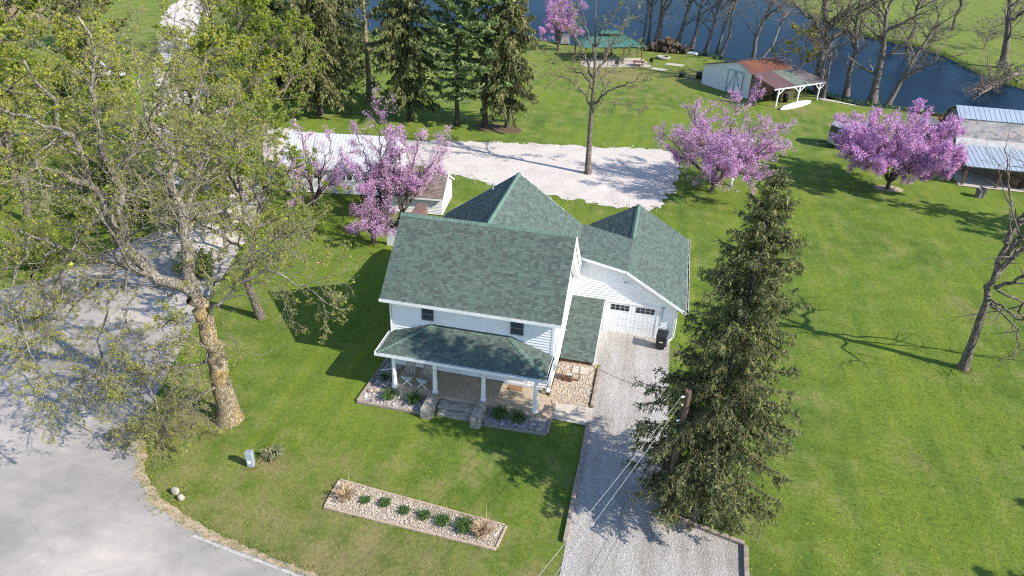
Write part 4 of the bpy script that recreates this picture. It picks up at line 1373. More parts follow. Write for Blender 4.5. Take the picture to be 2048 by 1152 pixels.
stone_block('stone_pier', 'long limestone block left of the porch steps', -10.05, -9.47, 26.55, 28.0, 0.55, 1)
stone_block('stone_pier', 'long limestone block right of the porch steps', -7.42, -6.87, 26.5, 28.0, 0.55, 2)
stone_block('stone_step', 'broad stone step slab between the two limestone blocks, against the porch', -9.43, -7.46, 27.45, 28.0, 0.28, 3, 'step')
stone_block('stone_step', 'low rough stone step at the lawn edge between the two limestone blocks', -9.3, -7.5, 26.95, 27.43, 0.14, 4, 'step')
for q, (x, y, s_, lab) in enumerate([(-13.25, 27.9, 0.17, 'left of two round tan stones in the gravel bed by the porch corner'),
                                     (-12.98, 27.95, 0.19, 'right of two round tan stones in the gravel bed by the porch corner'),
                                     (-3.95, 27.5, 0.17, 'rounded grey rock in the corner of the right porch bed, rearmost of three'),
                                     (-4.35, 27.2, 0.15, 'rounded grey rock in the right porch bed, leftmost of three'),
                                     (-3.98, 27.15, 0.19, 'largest rounded grey rock at the front corner of the right porch bed'),
                                     (-18.75, 19.0, 0.20, 'larger jagged grey rock standing in bare soil beside the road bend'),
                                     (-18.3, 18.75, 0.16, 'small brown-grey rock lying in bare soil beside the road bend')]):
    bm = bmesh.new()
    bmesh.ops.create_icosphere(bm, subdivisions=2, radius=s_)
    rr = np.random.default_rng(q + 60)
    for v in bm.verts:
        v.co = Vector((v.co.x, v.co.y * 0.8, v.co.z * (0.75 if q < 5 else 1.2))) * (1 + rr.normal(0, 0.07)) + Vector((0, 0, s_ * 0.5))
    me = bpy.data.meshes.new('rock')
    bm.to_mesh(me)
    bm.free()
    o = link('rock', me, None, 'timber_pale' if q in (0, 1) else 'stone')
    o.location = (x, y, 0.02)
    tag(o, lab, 'rock')

# folding porch chairs
def chair(label, x, y, rz):
    t = thing('porch_chair', label, 'chair', (0, 0, 0), 'folding chairs on the porch')
    for s in (-1, 1):
        MB().bar((-0.30 * s, 0.0 + 0.015 * s, 0.0), (0.30 * s, 0.0 + 0.015 * s, 0.60), 0.045, 0.022, up=(0, 1, 0)).build('leg', 'white_old', t)
        MB().bar((0.27 * s, 0.02, 0.58), (0.25 * s, 0.62, 0.30), 0.035, 0.03).build('seat_rail', 'canvas', t)
        MB().bar((0.27 * s, 0.42, 0.24), (0.20 * s, 1.0, 1.28), 0.035, 0.03).build('back_rail', 'canvas', t)
        MB().bar((0.26 * s, 0.78, 0.0), (0.27 * s, 0.40, 0.42), 0.035, 0.025).build('leg', 'canvas', t)
    MB().slab([(-0.29, -0.02, 0.60), (-0.20, -0.03, 0.36), (0.20, -0.03, 0.36), (0.29, -0.02, 0.60)], 0.012).build('apron', 'grey_metal', t)
    for i in range(7):
        a, b_ = -0.225 + i * 0.075, -0.165 + i * 0.055
        MB().bar((a, 0.50, 0.36), (b_, 1.0, 1.26), 0.045, 0.014, up=(0, -1, 0.5)).build('slat', 'canvas', t)
    for i in range(6):
        y_, z_ = 0.08 + i * 0.085, 0.555 - i * 0.040
        MB().bar((-0.25, y_, z_), (0.25, y_, z_), 0.055, 0.014).build('slat', 'canvas', t)
    t.location = (x, y, 0.42)
    t.rotation_euler = (0, 0, rz)


chair('weathered folding slat chair on the porch nearest the left column', -11.38, 28.42, R(4))
chair('weathered folding slat chair on the porch nearest the second column', -10.55, 28.40, R(-6))
mt = MB().box(-6.17, -5.38, 29.5, 30.05, 0.421, 0.44)
tag(mt.build('doormat', 'mat', None, bevel=0.005), 'brown coir doormat lying before the white front door', 'doormat')
# globe lantern on the last step by the corner
t = thing('globe_lantern', 'white globe lantern in a dark scrolled holder at the right house corner', 'lantern', (-4.02, 29.72, 0.42))
MB().lathe((-4.02, 29.72, 0.42), [(0.10, 0.0), (0.10, 0.02), (0.02, 0.04), (0.02, 0.12)], 12).build('stand', 'black', t)
MB().lathe((-4.02, 29.72, 0.42), [(0.03, 0.11), (0.10, 0.15), (0.14, 0.22), (0.14, 0.28), (0.10, 0.36), (0.03, 0.40)], 16).build('globe', 'white', t, smooth=True)
MB().tube([(-4.16 + 0.14 * (1 - math.cos(a)), 29.78, 0.56 + 0.34 * math.sin(a)) for a in np.linspace(0, math.pi, 9)], 0.018, 6).build('hoop', 'black', t)
# ornament on the river rock
t = thing('garden_trough', 'brown wooden post with a tipped box trough on the river rock beside the house', 'garden ornament', (-2.75, 31.8, 0.05))
MB().bar((-2.62, 31.75, 0.03), (-2.62, 31.85, 0.92), 0.09, 0.09, up=(0, 1, 0)).build('post', 'timber', t)
MB().bar((-3.15, 31.7, 0.20), (-2.66, 31.72, 0.12), 0.10, 0.05).build('arm', 'brown_wood', t)
MB().slab([(-3.55, 31.55, 0.08), (-3.0, 31.5, 0.08), (-3.0, 31.5, 0.34), (-3.55, 31.55, 0.34)], 0.04).build('board', 'brown_wood', t)
MB().box(-3.55, -3.0, 31.56, 32.0, 0.05, 0.09).build('board', 'brown_wood', t)
MB().box(-3.58, -3.53, 31.6, 32.02, 0.09, 0.36).build('board', 'brown_wood', t)
MB().box(-3.0, -2.95, 31.56, 32.0, 0.09, 0.36).build('board', 'timber', t)
MB().lathe((-3.08, 31.88, 0.1), [(0.07, 0), (0.10, 0.2), (0.09, 0.26)], 10).build('pot', 'white_old', t)
MB().bar((-2.62, 31.8, 0.82), (-2.86, 31.86, 0.86), 0.05, 0.05).build('spout', 'white_old', t)
tag(MB().box(-3.12, -2.19, 32.38, 33.05, 0.06, 0.11).build('stepping_stone', 'concrete', None, bevel=0.02), 'square tan paving stone lying in the river rock by the cellar entry', 'paving stone')

# wheeled bin
t = thing('trash_bin', 'black wheeled rubbish bin in front of the garage door', 'trash bin', (1.66, 36.34, 0.02))
bn = MB()
B_ = [(-.25, -.28, .06), (.25, -.28, .06), (.25, .24, .06), (-.25, .24, .06), (-.31, -.38, .95), (.31, -.38, .95), (.31, .34, .95), (-.31, .34, .95)]
bn.hexa(B_)
xf(bn, (1.66, 36.34, 0.02), R(-6)).build('bin_body', 'black', t, bevel=0.03)
xf(MB().hexa([(-.34, -.42, .955), (.34, -.42, .955), (.34, .36, .955), (-.34, .36, .955), (-.30, -.36, 1.04), (.30, -.36, 1.04), (.31, .34, 1.08), (-.31, .34, 1.08)]),
   (1.66, 36.34, 0.02), R(-6)).build('lid', 'black', t, bevel=0.02)
xf(MB().tube([(-.30, .36, 1.03), (-.30, .45, 1.06), (.30, .45, 1.06), (.30, .36, 1.03)], 0.022, 6), (1.66, 36.34, 0.02), R(-6)).build('handle', 'black', t)
for sx in (-1, 1):
    xf(MB().tube([(.27 * sx, .28, .12), (.33 * sx, .28, .12)], 0.13, 14), (1.66, 36.34, 0.02), R(-6)).build('wheel', 'rubber', t)
xf(MB().hexa([(-.10, -.352, .56), (.10, -.352, .56), (.10, -.340, .56), (-.10, -.340, .56), (-.10, -.362, .63), (.12, -.362, .63), (.12, -.350, .63), (-.10, -.350, .63)]),
   (1.66, 36.34, 0.02), R(-6)).build('white_mark', 'white', t)

# utility poles, wires
def pole(label, x, y, h, lean=(0, 0)):
    t = thing('utility_pole', label, 'utility pole', (x, y, 0))
    MB().tube([(x, y, 0), (x + lean[0] * 0.5, y + lean[1] * 0.5, h * 0.5), (x + lean[0], y + lean[1], h)], [0.17, 0.15, 0.125], 12).build('shaft', 'pole', t)
    return t


PX, PY = 2.42, 23.25
t = pole('brown wooden utility pole with a white conduit, half hidden in the spruce', PX, PY, 6.85)
MB().tube([(PX - 0.20, PY - 0.05, 0.0), (PX - 0.20, PY - 0.05, 1.1)], 0.05, 8).build('conduit', 'white', t)
MB().tube([(PX - 0.19, PY - 0.05, 1.1), (PX - 0.16, PY - 0.05, 6.2)], 0.02, 6).build('riser_cable', 'wire_dark', t)
WZ = [6.6, 6.2, 5.4, 4.9]
for z in WZ:
    MB().tube([(PX - 0.13, PY - 0.06, z), (PX - 0.26, PY - 0.14, z)], [0.045, 0.035], 8).build('insulator', 'white_old', t)
t = pole('brown wooden utility pole with a cross arm on the near side of the road', -9.4, -9.0, 8.2)
MB().bar((-11.2, -9.0, 7.7), (-6.4, -9.0, 7.7), 0.12, 0.12).build('cross_arm', 'pole', t)
for z, ex, ez, m_, lab in zip(WZ, (-10.9, -9.9, -7.6, -6.7), (7.8, 7.8, 7.8, 7.8), ('wire', 'wire', 'wire_dark', 'wire_dark'),
                              ('pale overhead wire, leftmost over the gravel driveway', 'pale overhead wire, second from the left over the driveway',
                               'dark overhead wire, third from the left over the driveway', 'dark overhead wire, rightmost over the driveway')):
    a, b_ = np.array([PX - 0.25, PY - 0.14, z]), np.array([ex, -9.0, ez])
    P_ = [a + (b_ - a) * s - np.array([0, 0, 1.2 * 4 * s * (1 - s) * 0.35]) for s in np.linspace(0, 1, 15)]
    tag(MB().tube(P_, 0.007, 5).build('overhead_wire', m_), lab, 'wire', 'overhead wires from the utility pole')
a, b_ = np.array([PX - 0.13, PY + 0.05, 6.6]), np.array([-3.85, 30.9, 3.2])
tag(MB().tube([a + (b_ - a) * s - np.array([0, 0, 0.7 * 4 * s * (1 - s)]) for s in np.linspace(0, 1, 15)], 0.012, 5).build('service_cable', 'wire_dark'),
    'thin dark service cable running from the utility pole to the right wall of the house', 'cable')

# grey pedestal by the yucca
t = thing('utility_pedestal', 'blue-grey metal utility pedestal standing beside the yucca clump', 'utility box', (-16.45, 21.35, 0))
xf(MB().hexa([(-.15, -.12, 0), (.15, -.12, 0), (.15, .12, 0), (-.15, .12, 0), (-.17, -.13, .82), (.17, -.13, .82), (.17, .13, .82), (-.17, .13, .82)]), (-16.45, 21.35, 0), R(12)).build('cabinet', 'grey_metal', t, bevel=0.02)
xf(MB().hexa([(-.19, -.15, .82), (.19, -.15, .82), (.19, .15, .82), (-.19, .15, .82), (-.16, -.12, .93), (.16, -.12, .93), (.16, .12, .93), (-.16, .12, .93)]), (-16.45, 21.35, 0), R(12)).build('cap', 'steel', t, bevel=0.015)
xf(MB().box(-.10, .06, -.137, -.122, .25, .42), (-16.45, 21.35, 0), R(12)).build('label_plate', 'white_old', t)
tuft_plant('yucca', 'spiky grey-green yucca clump beside the metal pedestal', (-15.75, 22.1), 130, 0.42, 0.05, 'yucca', 'plant', None, 0.95, 0.3, 5)

labs = ['small green plant, leftmost of the row in the front bed', 'small green plant, second from the left in the front bed', 'small green plant, third from the left in the front bed',
        'small green plant, fourth from the left in the front bed', 'dark green plant next to the largest clump in the front bed', 'largest dark green grass clump in the front bed, beside dry straw']
for q, ((x, y), lab) in enumerate(zip([(-10.5, 20.62), (-9.6, 20.68), (-8.66, 20.5), (-7.72, 20.45), (-6.85, 20.35), (-5.85, 20.28)], labs)):
    tuft_plant('perennial', lab, (x, y), (190, 200, 170, 190, 240, 340)[q], (0.19, 0.21, 0.18, 0.21, 0.25, 0.35)[q], 0.028, 'tuft', 'plant', 'plants in the front bed', 0.85, 0.17 + 0.025 * q, 40 + q)
for x, y, n, lab in ((-11.45, 20.6, 130, 'clump of dry cut straw grass at the left end of the front bed'), (-5.1, 20.2, 150, 'clump of dry straw grass at the right end of the front bed')):
    t = thing('dry_grass', lab, 'ornamental grass', (x, y, 0.03), 'dry grass clumps in the front bed')
    blades('straw', np.tile(np.array([[x, y, 0.03]]), (n, 1)), 0.42, 0.03, 'straw', 1, 0.34, 0.75, int(n), parent=t, curve=True)
    blades('stalks', np.tile(np.array([[x + 0.15, y + 0.2, 0.03]]), (14, 1)), 1.0, 0.03, 'straw', 1, 0.4, 0.22, int(n) + 1, parent=t)
for q, (px, py, lab, n, h) in enumerate([(770, 757, 'small dark green lily clump beside the left porch column', 60, 0.35), (779, 796, 'bright green lily clump in the middle of the left porch bed', 120, 0.5),
                                         (828, 803, 'green lily clump in the left porch bed next to the limestone block', 110, 0.48), (999, 834, 'bright green lily clump in the right porch bed next to the limestone block', 180, 0.55),
                                         (1037, 842, 'green lily clump in the middle of the right porch bed', 140, 0.5)]):
    c = at(px, py, 0.1)
    tuft_plant('day_lily', lab, (c[0], c[1]), n, h, 0.045, 'tuft', 'plant', 'lily clumps in the porch beds', 0.85, 0.18, 80 + q)


# ================================================================== OUTBUILDINGS
def metal_panels(parent, poly, width, mats, o=(0, 0, 0), ang=0.0, ribs=2, th=0.02, name='roof_panel', rib_h=0.03, rib_w=0.04, seed=0):
    """Quad roof (eave a,b then ridge b',a'): one object per sheet with its raised ribs."""
    r = random.Random(seed)
    a, b_, c, d = (Vector(p) for p in poly)
    n = max(1, round((b_ - a).length / width))
    nm = (b_ - a).cross(c - b_).normalized()
    for i in range(n):
        s0, s1 = i / n, (i + 1) / n
        p0, p1, q0, q1 = a.lerp(b_, s0), a.lerp(b_, s1), d.lerp(c, s0), d.lerp(c, s1)
        g = (p1 - p0).normalized() * 0.004
        mb_ = MB().slab([p0 + g, p1 - g, q1 - g, q0 + g], th)
        for k in range(ribs):
            f = (k + 0.5) / ribs
            mb_.bar(p0.lerp(p1, f) + nm * rib_h * 0.5, q0.lerp(q1, f) + nm * rib_h * 0.5, rib_w, rib_h, up=nm)
        m_ = mats if isinstance(mats, str) else mats[i % len(mats)] if not callable(mats) else mats(i, n, r)
        xf(mb_, o, ang).build(name, m_, parent)


# --- white garage left of the house
GO, GA = (-31.0, 51.75, 0), R(9)
g = thing('white_garage', 'white garage with pale metal roof behind the pink redbuds', 'garage', GO)
W_, D_ = 9.3, 6.2
mb = siding(MB(), (0, 0), (W_, 0), 0.1, 2.45, 0.15)
xf(mb, GO, GA).build('front_wall', 'white', g)
mb = siding(MB(), (W_, 0), (W_, D_), 0.1, lambda s: 4.25 - abs(s - D_ / 2) * 0.58, 0.15)
xf(mb, GO, GA).build('gable_wall', 'white', g)
mb = siding(MB(), (0, D_), (0, 0), 0.1, lambda s: 4.25 - abs(s - D_ / 2) * 0.58, 0.15)
siding(mb, (W_, D_), (0, D_), 0.1, 2.4, 0.15)
xf(mb, GO, GA).build('rear_wall', 'white', g)
metal_panels(g, [(-0.25, -0.35, 2.34), (W_ + 0.25, -0.35, 2.34), (W_ + 0.25, D_ / 2, 4.36), (-0.25, D_ / 2, 4.36)], 0.92, 'garage_metal', GO, GA, 3)
metal_panels(g, [(W_ + 0.25, D_ + 0.35, 2.34), (-0.25, D_ + 0.35, 2.34), (-0.25, D_ / 2, 4.36), (W_ + 0.25, D_ / 2, 4.36)], 0.92, 'garage_metal', GO, GA, 3)
for x0, x1 in ((0.8, 3.2), (4.3, 6.0)):
    dd = xf(MB().box(x0, x1, -0.05, 0.0, 0.1, 2.1), GO, GA).build('door', 'white_old', g)
    k = int((x1 - x0) / 0.55)
    for i in range(k):
        xf(MB().box(x0 + (i + .15) * (x1 - x0) / k, x0 + (i + .85) * (x1 - x0) / k, -0.07, -0.052, 1.45, 1.85), GO, GA).build('pane', 'glass', dd)
ww = xf(MB().box(6.9, 7.9, -0.06, 0.0, 1.1, 2.0), GO, GA).build('window', 'white', g)
xf(MB().box(7.0, 7.42, -0.075, -0.062, 1.2, 1.9), GO, GA).build('pane', 'glass', ww)
xf(MB().box(7.48, 7.8, -0.075, -0.062, 1.2, 1.9), GO, GA).build('pane', 'glass', ww)
ww = xf(MB().box(W_ + 0.025, W_ + 0.08, 2.3, 3.2, 1.2, 2.2), GO, GA).build('window', 'white', g)
xf(MB().box(W_ + 0.082, W_ + 0.09, 2.4, 3.1, 1.3, 2.1), GO, GA).build('pane', 'white_old', ww)

# --- small white outbuilding with brown shingles and chimney
SO, SA = (-20.9, 50.35, 0), R(6)
g = thing('wash_house', 'small white outbuilding with brown shingle roof and chimney', 'outbuilding', SO)
mb = siding(MB(), (0, 0), (4.35, 0), 0.1, 1.75, 0.13)
xf(mb, SO, SA).build('front_wall', 'white', g)
mb = siding(MB(), (4.35, 0), (4.35, 4.0), 0.1, lambda s: 2.75 - abs(s - 2.0) * 0.5, 0.13)
siding(mb, (0, 4.0), (0, 0), 0.1, lambda s: 2.75 - abs(s - 2.0) * 0.5, 0.13)
siding(mb, (4.35, 4.0), (0, 4.0), 0.1, 1.7, 0.13)
xf(mb, SO, SA).build('gable_wall', 'white', g)
r_ = np.random.default_rng(9)
for poly in ([(-0.2, -0.35, 1.62), (4.5, -0.35, 1.62), (4.5, 2.0, 2.84), (-0.2, 2.0, 2.84)], [(4.5, 4.35, 1.62), (-0.2, 4.35, 1.62), (-0.2, 2.0, 2.84), (4.5, 2.0, 2.84)]):
    mb = MB().slab(poly, 0.06)
    tmp = xf(MB().add(poly, []), SO, SA).v
    ro = xf(mb, SO, SA).build('roof', 'underlay', g)
    tabs_mesh('shingles', tabs_on(tmp, 0.14, (0.22, 0.34), 0.016, r_), ro, 'brown_shingle')
for y_ in (-0.37, 4.37):
    xf(MB().box(-0.2, 4.5, y_ - 0.015, y_ + 0.015, 1.46, 1.60), SO, SA).build('fascia', 'white', g)
xf(MB().bar((4.51, -0.35, 1.55), (4.51, 2.0, 2.78), 0.03, 0.15, up=(0, -1, 1)), SO, SA).build('rake_board', 'white', g)
xf(MB().bar((4.51, 4.35, 1.55), (4.51, 2.0, 2.78), 0.03, 0.15, up=(0, 1, 1)), SO, SA).build('rake_board', 'white', g)
ch = xf(MB().box(2.6, 3.05, 1.35, 1.8, 2.1, 3.5), SO, SA).build('chimney', 'stone', g)
for i in range(6):
    for j in range(2):
        xf(MB().box(2.585 + j * 0.24, 2.815 + j * 0.24, 1.335, 1.352, 2.3 + i * 0.2, 2.48 + i * 0.2), SO, SA).build('brick', 'brown_shingle' if (i + j) % 3 else 'stone', ch)
xf(MB().box(2.57, 3.08, 1.32, 1.83, 3.5, 3.57), SO, SA).build('cap', 'concrete', ch)
# brown heater cabinet
t = thing('heater_cabinet', 'brown metal cabinet with a sloped lid behind the main roof ridge', 'cabinet', (-17.2, 47.2, 0))
MB().hexa([(-17.65, 46.45, 0), (-16.75, 46.3, 0), (-16.85, 48.0, 0), (-17.6, 48.1, 0), (-17.65, 46.45, 1.85), (-16.75, 46.3, 1.85), (-16.85, 48.0, 2.05), (-17.6, 48.1, 2.05)]).build('cabinet_body', 'brown_metal', t)
MB().hexa([(-17.72, 46.38, 1.86), (-16.70, 46.22, 1.86), (-16.79, 48.06, 2.06), (-17.66, 48.17, 2.06), (-17.70, 46.4, 1.93), (-16.72, 46.24, 1.93), (-16.81, 48.04, 2.13), (-17.64, 48.15, 2.13)]).build('lid', 'brown_metal', t)
t = thing('garden_wall', 'low white board fence between the small outbuilding and the house', 'fence', (-18.3, 44.6, 0))
for i in range(8):
    MB().box(-18.9 + i * 0.21, -18.7 + i * 0.21, 44.55, 44.6, 0, 1.3).build('board', 'white', t)

# --- shed by the pond
PO, PA = (4.4, 104.6, 0), R(-47)
g = thing('pole_shed', 'white metal shed with rusty red roof and open lean-to by the pond', 'shed', PO)
ridge = lambda x: 2.75 + (x / 6.0) * 1.5 if x < 6 else 4.25 - (x - 6) * 0.33
wl = MB()
for i in range(22):
    x0, x1 = i * 8.6 / 22, (i + 1) * 8.6 / 22
    wl.hexa([(x0 + .02, 0, 0), (x1 - .02, 0, 0), (x1 - .02, 0.08, 0), (x0 + .02, 0.08, 0), (x0 + .02, 0, ridge(x0) - .06), (x1 - .02, 0, ridge(x1) - .06), (x1 - .02, 0.08, ridge(x1) - .06), (x0 + .02, 0.08, ridge(x0) - .06)])
    wl.hexa([(x0 - .02, 0.025, 0), (x0 + .02, 0.025, 0), (x0 + .02, 0.07, 0), (x0 - .02, 0.07, 0), (x0 - .02, 0.025, ridge(x0) - .08), (x0 + .02, 0.025, ridge(x0) - .08), (x0 + .02, 0.07, ridge(x0) - .08), (x0 - .02, 0.07, ridge(x0) - .08)])
xf(wl, PO, PA).build('front_wall', 'white_old', g)
xf(MB().box(0, 0.08, 0.09, 9, 0, 2.7), PO, PA).build('side_wall', 'white_old', g)
xf(MB().box(8.5, 8.58, 0.09, 9, 0, 3.3), PO, PA).build('side_wall', 'barn_tan', g)
xf(MB().box(0.09, 8.49, 8.92, 9, 0, 2.7), PO, PA).build('rear_wall', 'white_old', g)
dd = xf(MB().box(4.65, 7.3, -0.06, -0.005, 0.1, 3.0), PO, PA).build('sliding_door', 'white_old', g)
for a, b_ in (((4.65, 0.1), (4.65, 3.0)), ((7.3, 0.1), (7.3, 3.0)), ((4.65, 3.0), (7.3, 3.0)), ((4.65, 0.14), (7.3, 0.14)), ((5.97, 0.1), (5.97, 3.0)), ((4.7, 0.2), (5.9, 2.9)), ((7.25, 0.2), (6.05, 2.9))):
    xf(MB().bar((a[0], -0.085, a[1]), (b_[0], -0.085, b_[1]), 0.12, 0.045, up=(0, 1, 0)), PO, PA).build('door_rail', 'grey_metal', dd)
metal_panels(g, [(-0.25, 9.2, 2.67), (-0.25, -0.25, 2.67), (6.0, -0.25, 4.27), (6.0, 9.2, 4.27)], 0.95, lambda i, n, r: ('silver' if i < 3 else r.choice(['rust', 'rust', 'rust_grey'])), PO, PA, 4, seed=3)
metal_panels(g, [(8.75, -0.25, 3.36), (8.75, 9.2, 3.36), (6.0, 9.2, 4.28), (6.0, -0.25, 4.28)], 0.95, lambda i, n, r: ('rust' if i < 8 else 'rust_grey'), PO, PA, 4, seed=4)
metal_panels(g, [(13.1, -0.35, 2.42), (13.1, 9.2, 2.42), (8.7, 9.2, 3.34), (8.7, -0.35, 3.34)], 0.95, lambda i, n, r: ('rust_pink' if i < 4 else 'rust_green' if i < 7 else 'rust_grey'), PO, PA, 4, seed=5)
xf(MB().bar((12.95, -0.35, 2.27), (12.95, 9.2, 2.27), 0.1, 0.2), PO, PA).build('eave_beam', 'white', g)
for y_ in (0.5, 4.4, 8.3):
    po = xf(MB().bar((12.95, y_, 0), (12.95, y_, 2.17), 0.15, 0.15, up=(0, 1, 0)), PO, PA).build('post', 'white', g)
    for s in (-1, 1):
        if y_ + s * 0.9 > -0.4:
            xf(MB().bar((12.95, y_ + 0.07 * s, 1.5), (12.95, y_ + 0.95 * s, 2.16), 0.09, 0.09, up=(1, 0, 0)), PO, PA).build('brace', 'white', po)
for y_, x_ in ((1.0, 9.8), (1.6, 10.9), (2.6, 11.9), (3.5, 10.2), (5.8, 11.6), (7.0, 11.9)):
    xf(MB().bar((x_, y_, 0), (x_, y_, 2.5), 0.08, 0.08, up=(0, 1, 0)), PO, PA).build('pen_post', 'brown_wood', g)
tr = xf(MB().tube([(11.7, 3.4, 0.55), (11.9, 3.7, 0.55)], 0.55, 20), PO, PA).build('tractor_tyre', 'rubber')
tag(tr, 'large black tyre standing under the lean-to of the pond shed', 'tyre')
tag(xf(MB().box(9.4, 10.6, 4.8, 6.6, 0.0, 0.9), PO, PA).build('hay_bale', 'straw'), 'straw bale stacked at the back of the open lean-to', 'bale')
for x, y, lab in ((4.0, 107.5, 'taller dark barrel standing behind the left corner of the pond shed'), (1.6, 107.4, 'small dark barrel on the grass left of the pond shed')):
    tag(MB().lathe((x, y, 0), [(0.36, 0), (0.42, 0.3), (0.42, 0.6), (0.36, 1.0 if x > 2 else 0.7)], 12).build('barrel', 'black'), lab, 'barrel')
# canoe turned bottom up
vs, fs, ns, K = [], [], 17, 9
for i in range(ns):
    s = i / (ns - 1) * 2 - 1
    wd, hh = 0.62 * (1 - s * s) ** 0.6 + 0.03, 0.40 * (1 - abs(s) ** 3 * 0.55)
    for j in range(K):
        a = math.pi * j / (K - 1)
        vs.append((s * 3.6, wd * math.cos(a), hh * math.sin(a) ** 0.8 + 0.02))
for i in range(ns - 1):
    for j in range(K - 1):
        fs.append((i * K + j, i * K + j + 1, (i + 1) * K + j + 1, (i + 1) * K + j))
t = thing('canoe', 'long white canoe lying bottom up on the grass beside the lean-to', 'canoe', (16.2, 96.9, 0))
cv = MB().add(vs, fs)
xf(cv, (16.2, 96.9, 0), R(52)).build('hull', 'white', t, smooth=True)
xf(MB().add([(-3.72, 0.10, 0.02), (-3.72, -0.10, 0.02), (-3.0, -0.30, 0.02), (-3.0, 0.30, 0.02), (-3.72, 0.0, 0.24), (-3.0, 0.0, 0.41)], [(0, 1, 4), (1, 2, 5, 4), (3, 0, 4, 5), (2, 3, 5), (3, 2, 1, 0)]), (16.2, 96.9, 0.006), R(52)).build('bow_cover', 'black', t)

# --- pavilion
VO, VA = (-13.2, 110.6, 0), R(25)
g = thing('pavilion', 'open pavilion with green metal hip roof at the pond edge', 'pavilion', VO)
w_, d_, ze, zr = 9.9, 6.2, 2.45, 3.85
for poly in ([(0, 0, ze), (w_, 0, ze), (w_ - 3.1, d_ / 2, zr), (3.1, d_ / 2, zr)], [(w_, d_, ze), (0, d_, ze), (3.1, d_ / 2, zr), (w_ - 3.1, d_ / 2, zr)]):
    metal_panels(g, poly, 0.9, 'green_metal', VO, VA, 1, rib_h=0.05)
for poly in ([(w_, 0, ze), (w_, d_, ze), (w_ - 3.1, d_ / 2 + 0.01, zr), (w_ - 3.1, d_ / 2 - 0.01, zr)], [(0, d_, ze), (0, 0, ze), (3.1, d_ / 2 - 0.01, zr), (3.1, d_ / 2 + 0.01, zr)]):
    metal_panels(g, poly, 0.9, 'green_metal', VO, VA, 1, rib_h=0.05)
xf(MB().box(3.4, w_ - 3.4, d_ / 2 - 0.55, d_ / 2 + 0.55, zr - 0.1, zr + 0.16), VO, VA).build('cupola_base', 'brown_wood', g)
metal_panels(g, [(3.0, d_ / 2 - 0.9, zr + 0.17), (w_ - 3.0, d_ / 2 - 0.9, zr + 0.17), (w_ - 3.6, d_ / 2, zr + 0.5), (3.6, d_ / 2, zr + 0.5)], 0.9, 'green_metal', VO, VA, 1)
metal_panels(g, [(w_ - 3.0, d_ / 2 + 0.9, zr + 0.17), (3.0, d_ / 2 + 0.9, zr + 0.17), (3.6, d_ / 2, zr + 0.5), (w_ - 3.6, d_ / 2, zr + 0.5)], 0.9, 'green_metal', VO, VA, 1)
for x in (0.4, 3.4, 6.5, w_ - 0.4):
    for y in (0.4, d_ - 0.4):
        xf(MB().bar((x, y, 0.03), (x, y, ze + 0.06), 0.16, 0.16, up=(0, 1, 0)), VO, VA).build('post', 'brown_wood', g)
t = thing('picnic_table', 'dark picnic table standing on the pavilion patio', 'table', (-5.0, 112.4, 0))
MB().box(-5.9, -4.1, 112.0, 112.8, 0.70, 0.75).build('tabletop', 'brown_wood', t)
for y in (111.55, 112.95):
    MB().box(-5.9, -4.1, y, y + 0.28, 0.42, 0.46).build('bench', 'brown_wood', t)
for x in (-5.6, -4.4):
    MB().box(x - 0.05, x + 0.05, 111.6, 113.2, 0.34, 0.42).build('leg', 'brown_wood', t)
    MB().box(x - 0.05, x + 0.05, 112.2, 112.6, 0.03, 0.70).build('leg', 'brown_wood', t)
for x, y, lab in ((-8.2, 110.9, 'dark patio chair under the front edge of the green roof'), (-3.2, 114.2, 'dark patio chair at the right end of the pavilion patio')):
    t = thing('patio_chair', lab, 'chair', (x, y, 0.03))
    MB().box(x - 0.28, x + 0.28, y - 0.28, y + 0.28, 0.42, 0.47).build('seat', 'black', t)
    MB().box(x - 0.28, x + 0.28, y + 0.28, y + 0.33, 0.47, 1.0).build('backrest', 'black', t)
    for sx in (-1, 1):
        for sy in (-1, 1):
            MB().box(x + sx * 0.25 - 0.02, x + sx * 0.25 + 0.02, y + sy * 0.25 - 0.02, y + sy * 0.25 + 0.02, 0.03, 0.42).build('leg', 'black', t)
# wood pile
t = thing('wood_pile', 'dark heap of cut firewood logs among the trees by the pond', 'wood pile', (-1.3, 125.2, 0))
lm = MB().tube([(-0.5, 0, 0), (0.5, 0, 0)], 0.24, 9)
proto = None
for i in range(130):
    x = random.gauss(0, 1.7)
    top_ = max(0.15, 1.9 - 0.42 * abs(x))
    y, z = random.uniform(-0.9, 0.9), 0.2 + top_ * random.random() ** 1.2
    if proto is None:
        proto = MB().tube([(-0.55, 0, 0), (0.55, 0, 0)], 0.25, 9).build('log', 'cut_wood', None)
        o = proto
    else:
        o = proto.copy()
        COL.objects.link(o)
    o.parent = t
    o.location = (max(-3.4, min(3.4, x)), y, z)
    o.rotation_euler = (0, random.gauss(0, 0.25), math.pi / 2 + random.gauss(0, 0.7))
    o.scale = (random.uniform(0.7, 1.2),) + (random.uniform(0.7, 1.3),) * 2
tag(xf(MB().hexa([(-1.0, -.4, 0), (1.0, -.4, 0), (1.0, .4, 0), (-1.0, .4, 0), (-.8, -.25, .4), (.8, -.25, .4), (.8, .25, .4), (-.8, .25, .4)]), (3.0, 124.6, 0), R(-15)).build('rowing_boat', 'white', bevel=0.1),
    'small white upturned boat at the right end of the firewood heap', 'boat')
tag(MB().lathe((-1.5, 119.2, 0), [(1.0, 0), (1.15, 0.25), (1.05, 0.4), (0.8, 0.4), (0.75, 0.15)], 14).build('fire_ring', 'stone'), 'low grey stone fire ring on bare ground before the firewood heap', 'fire ring')
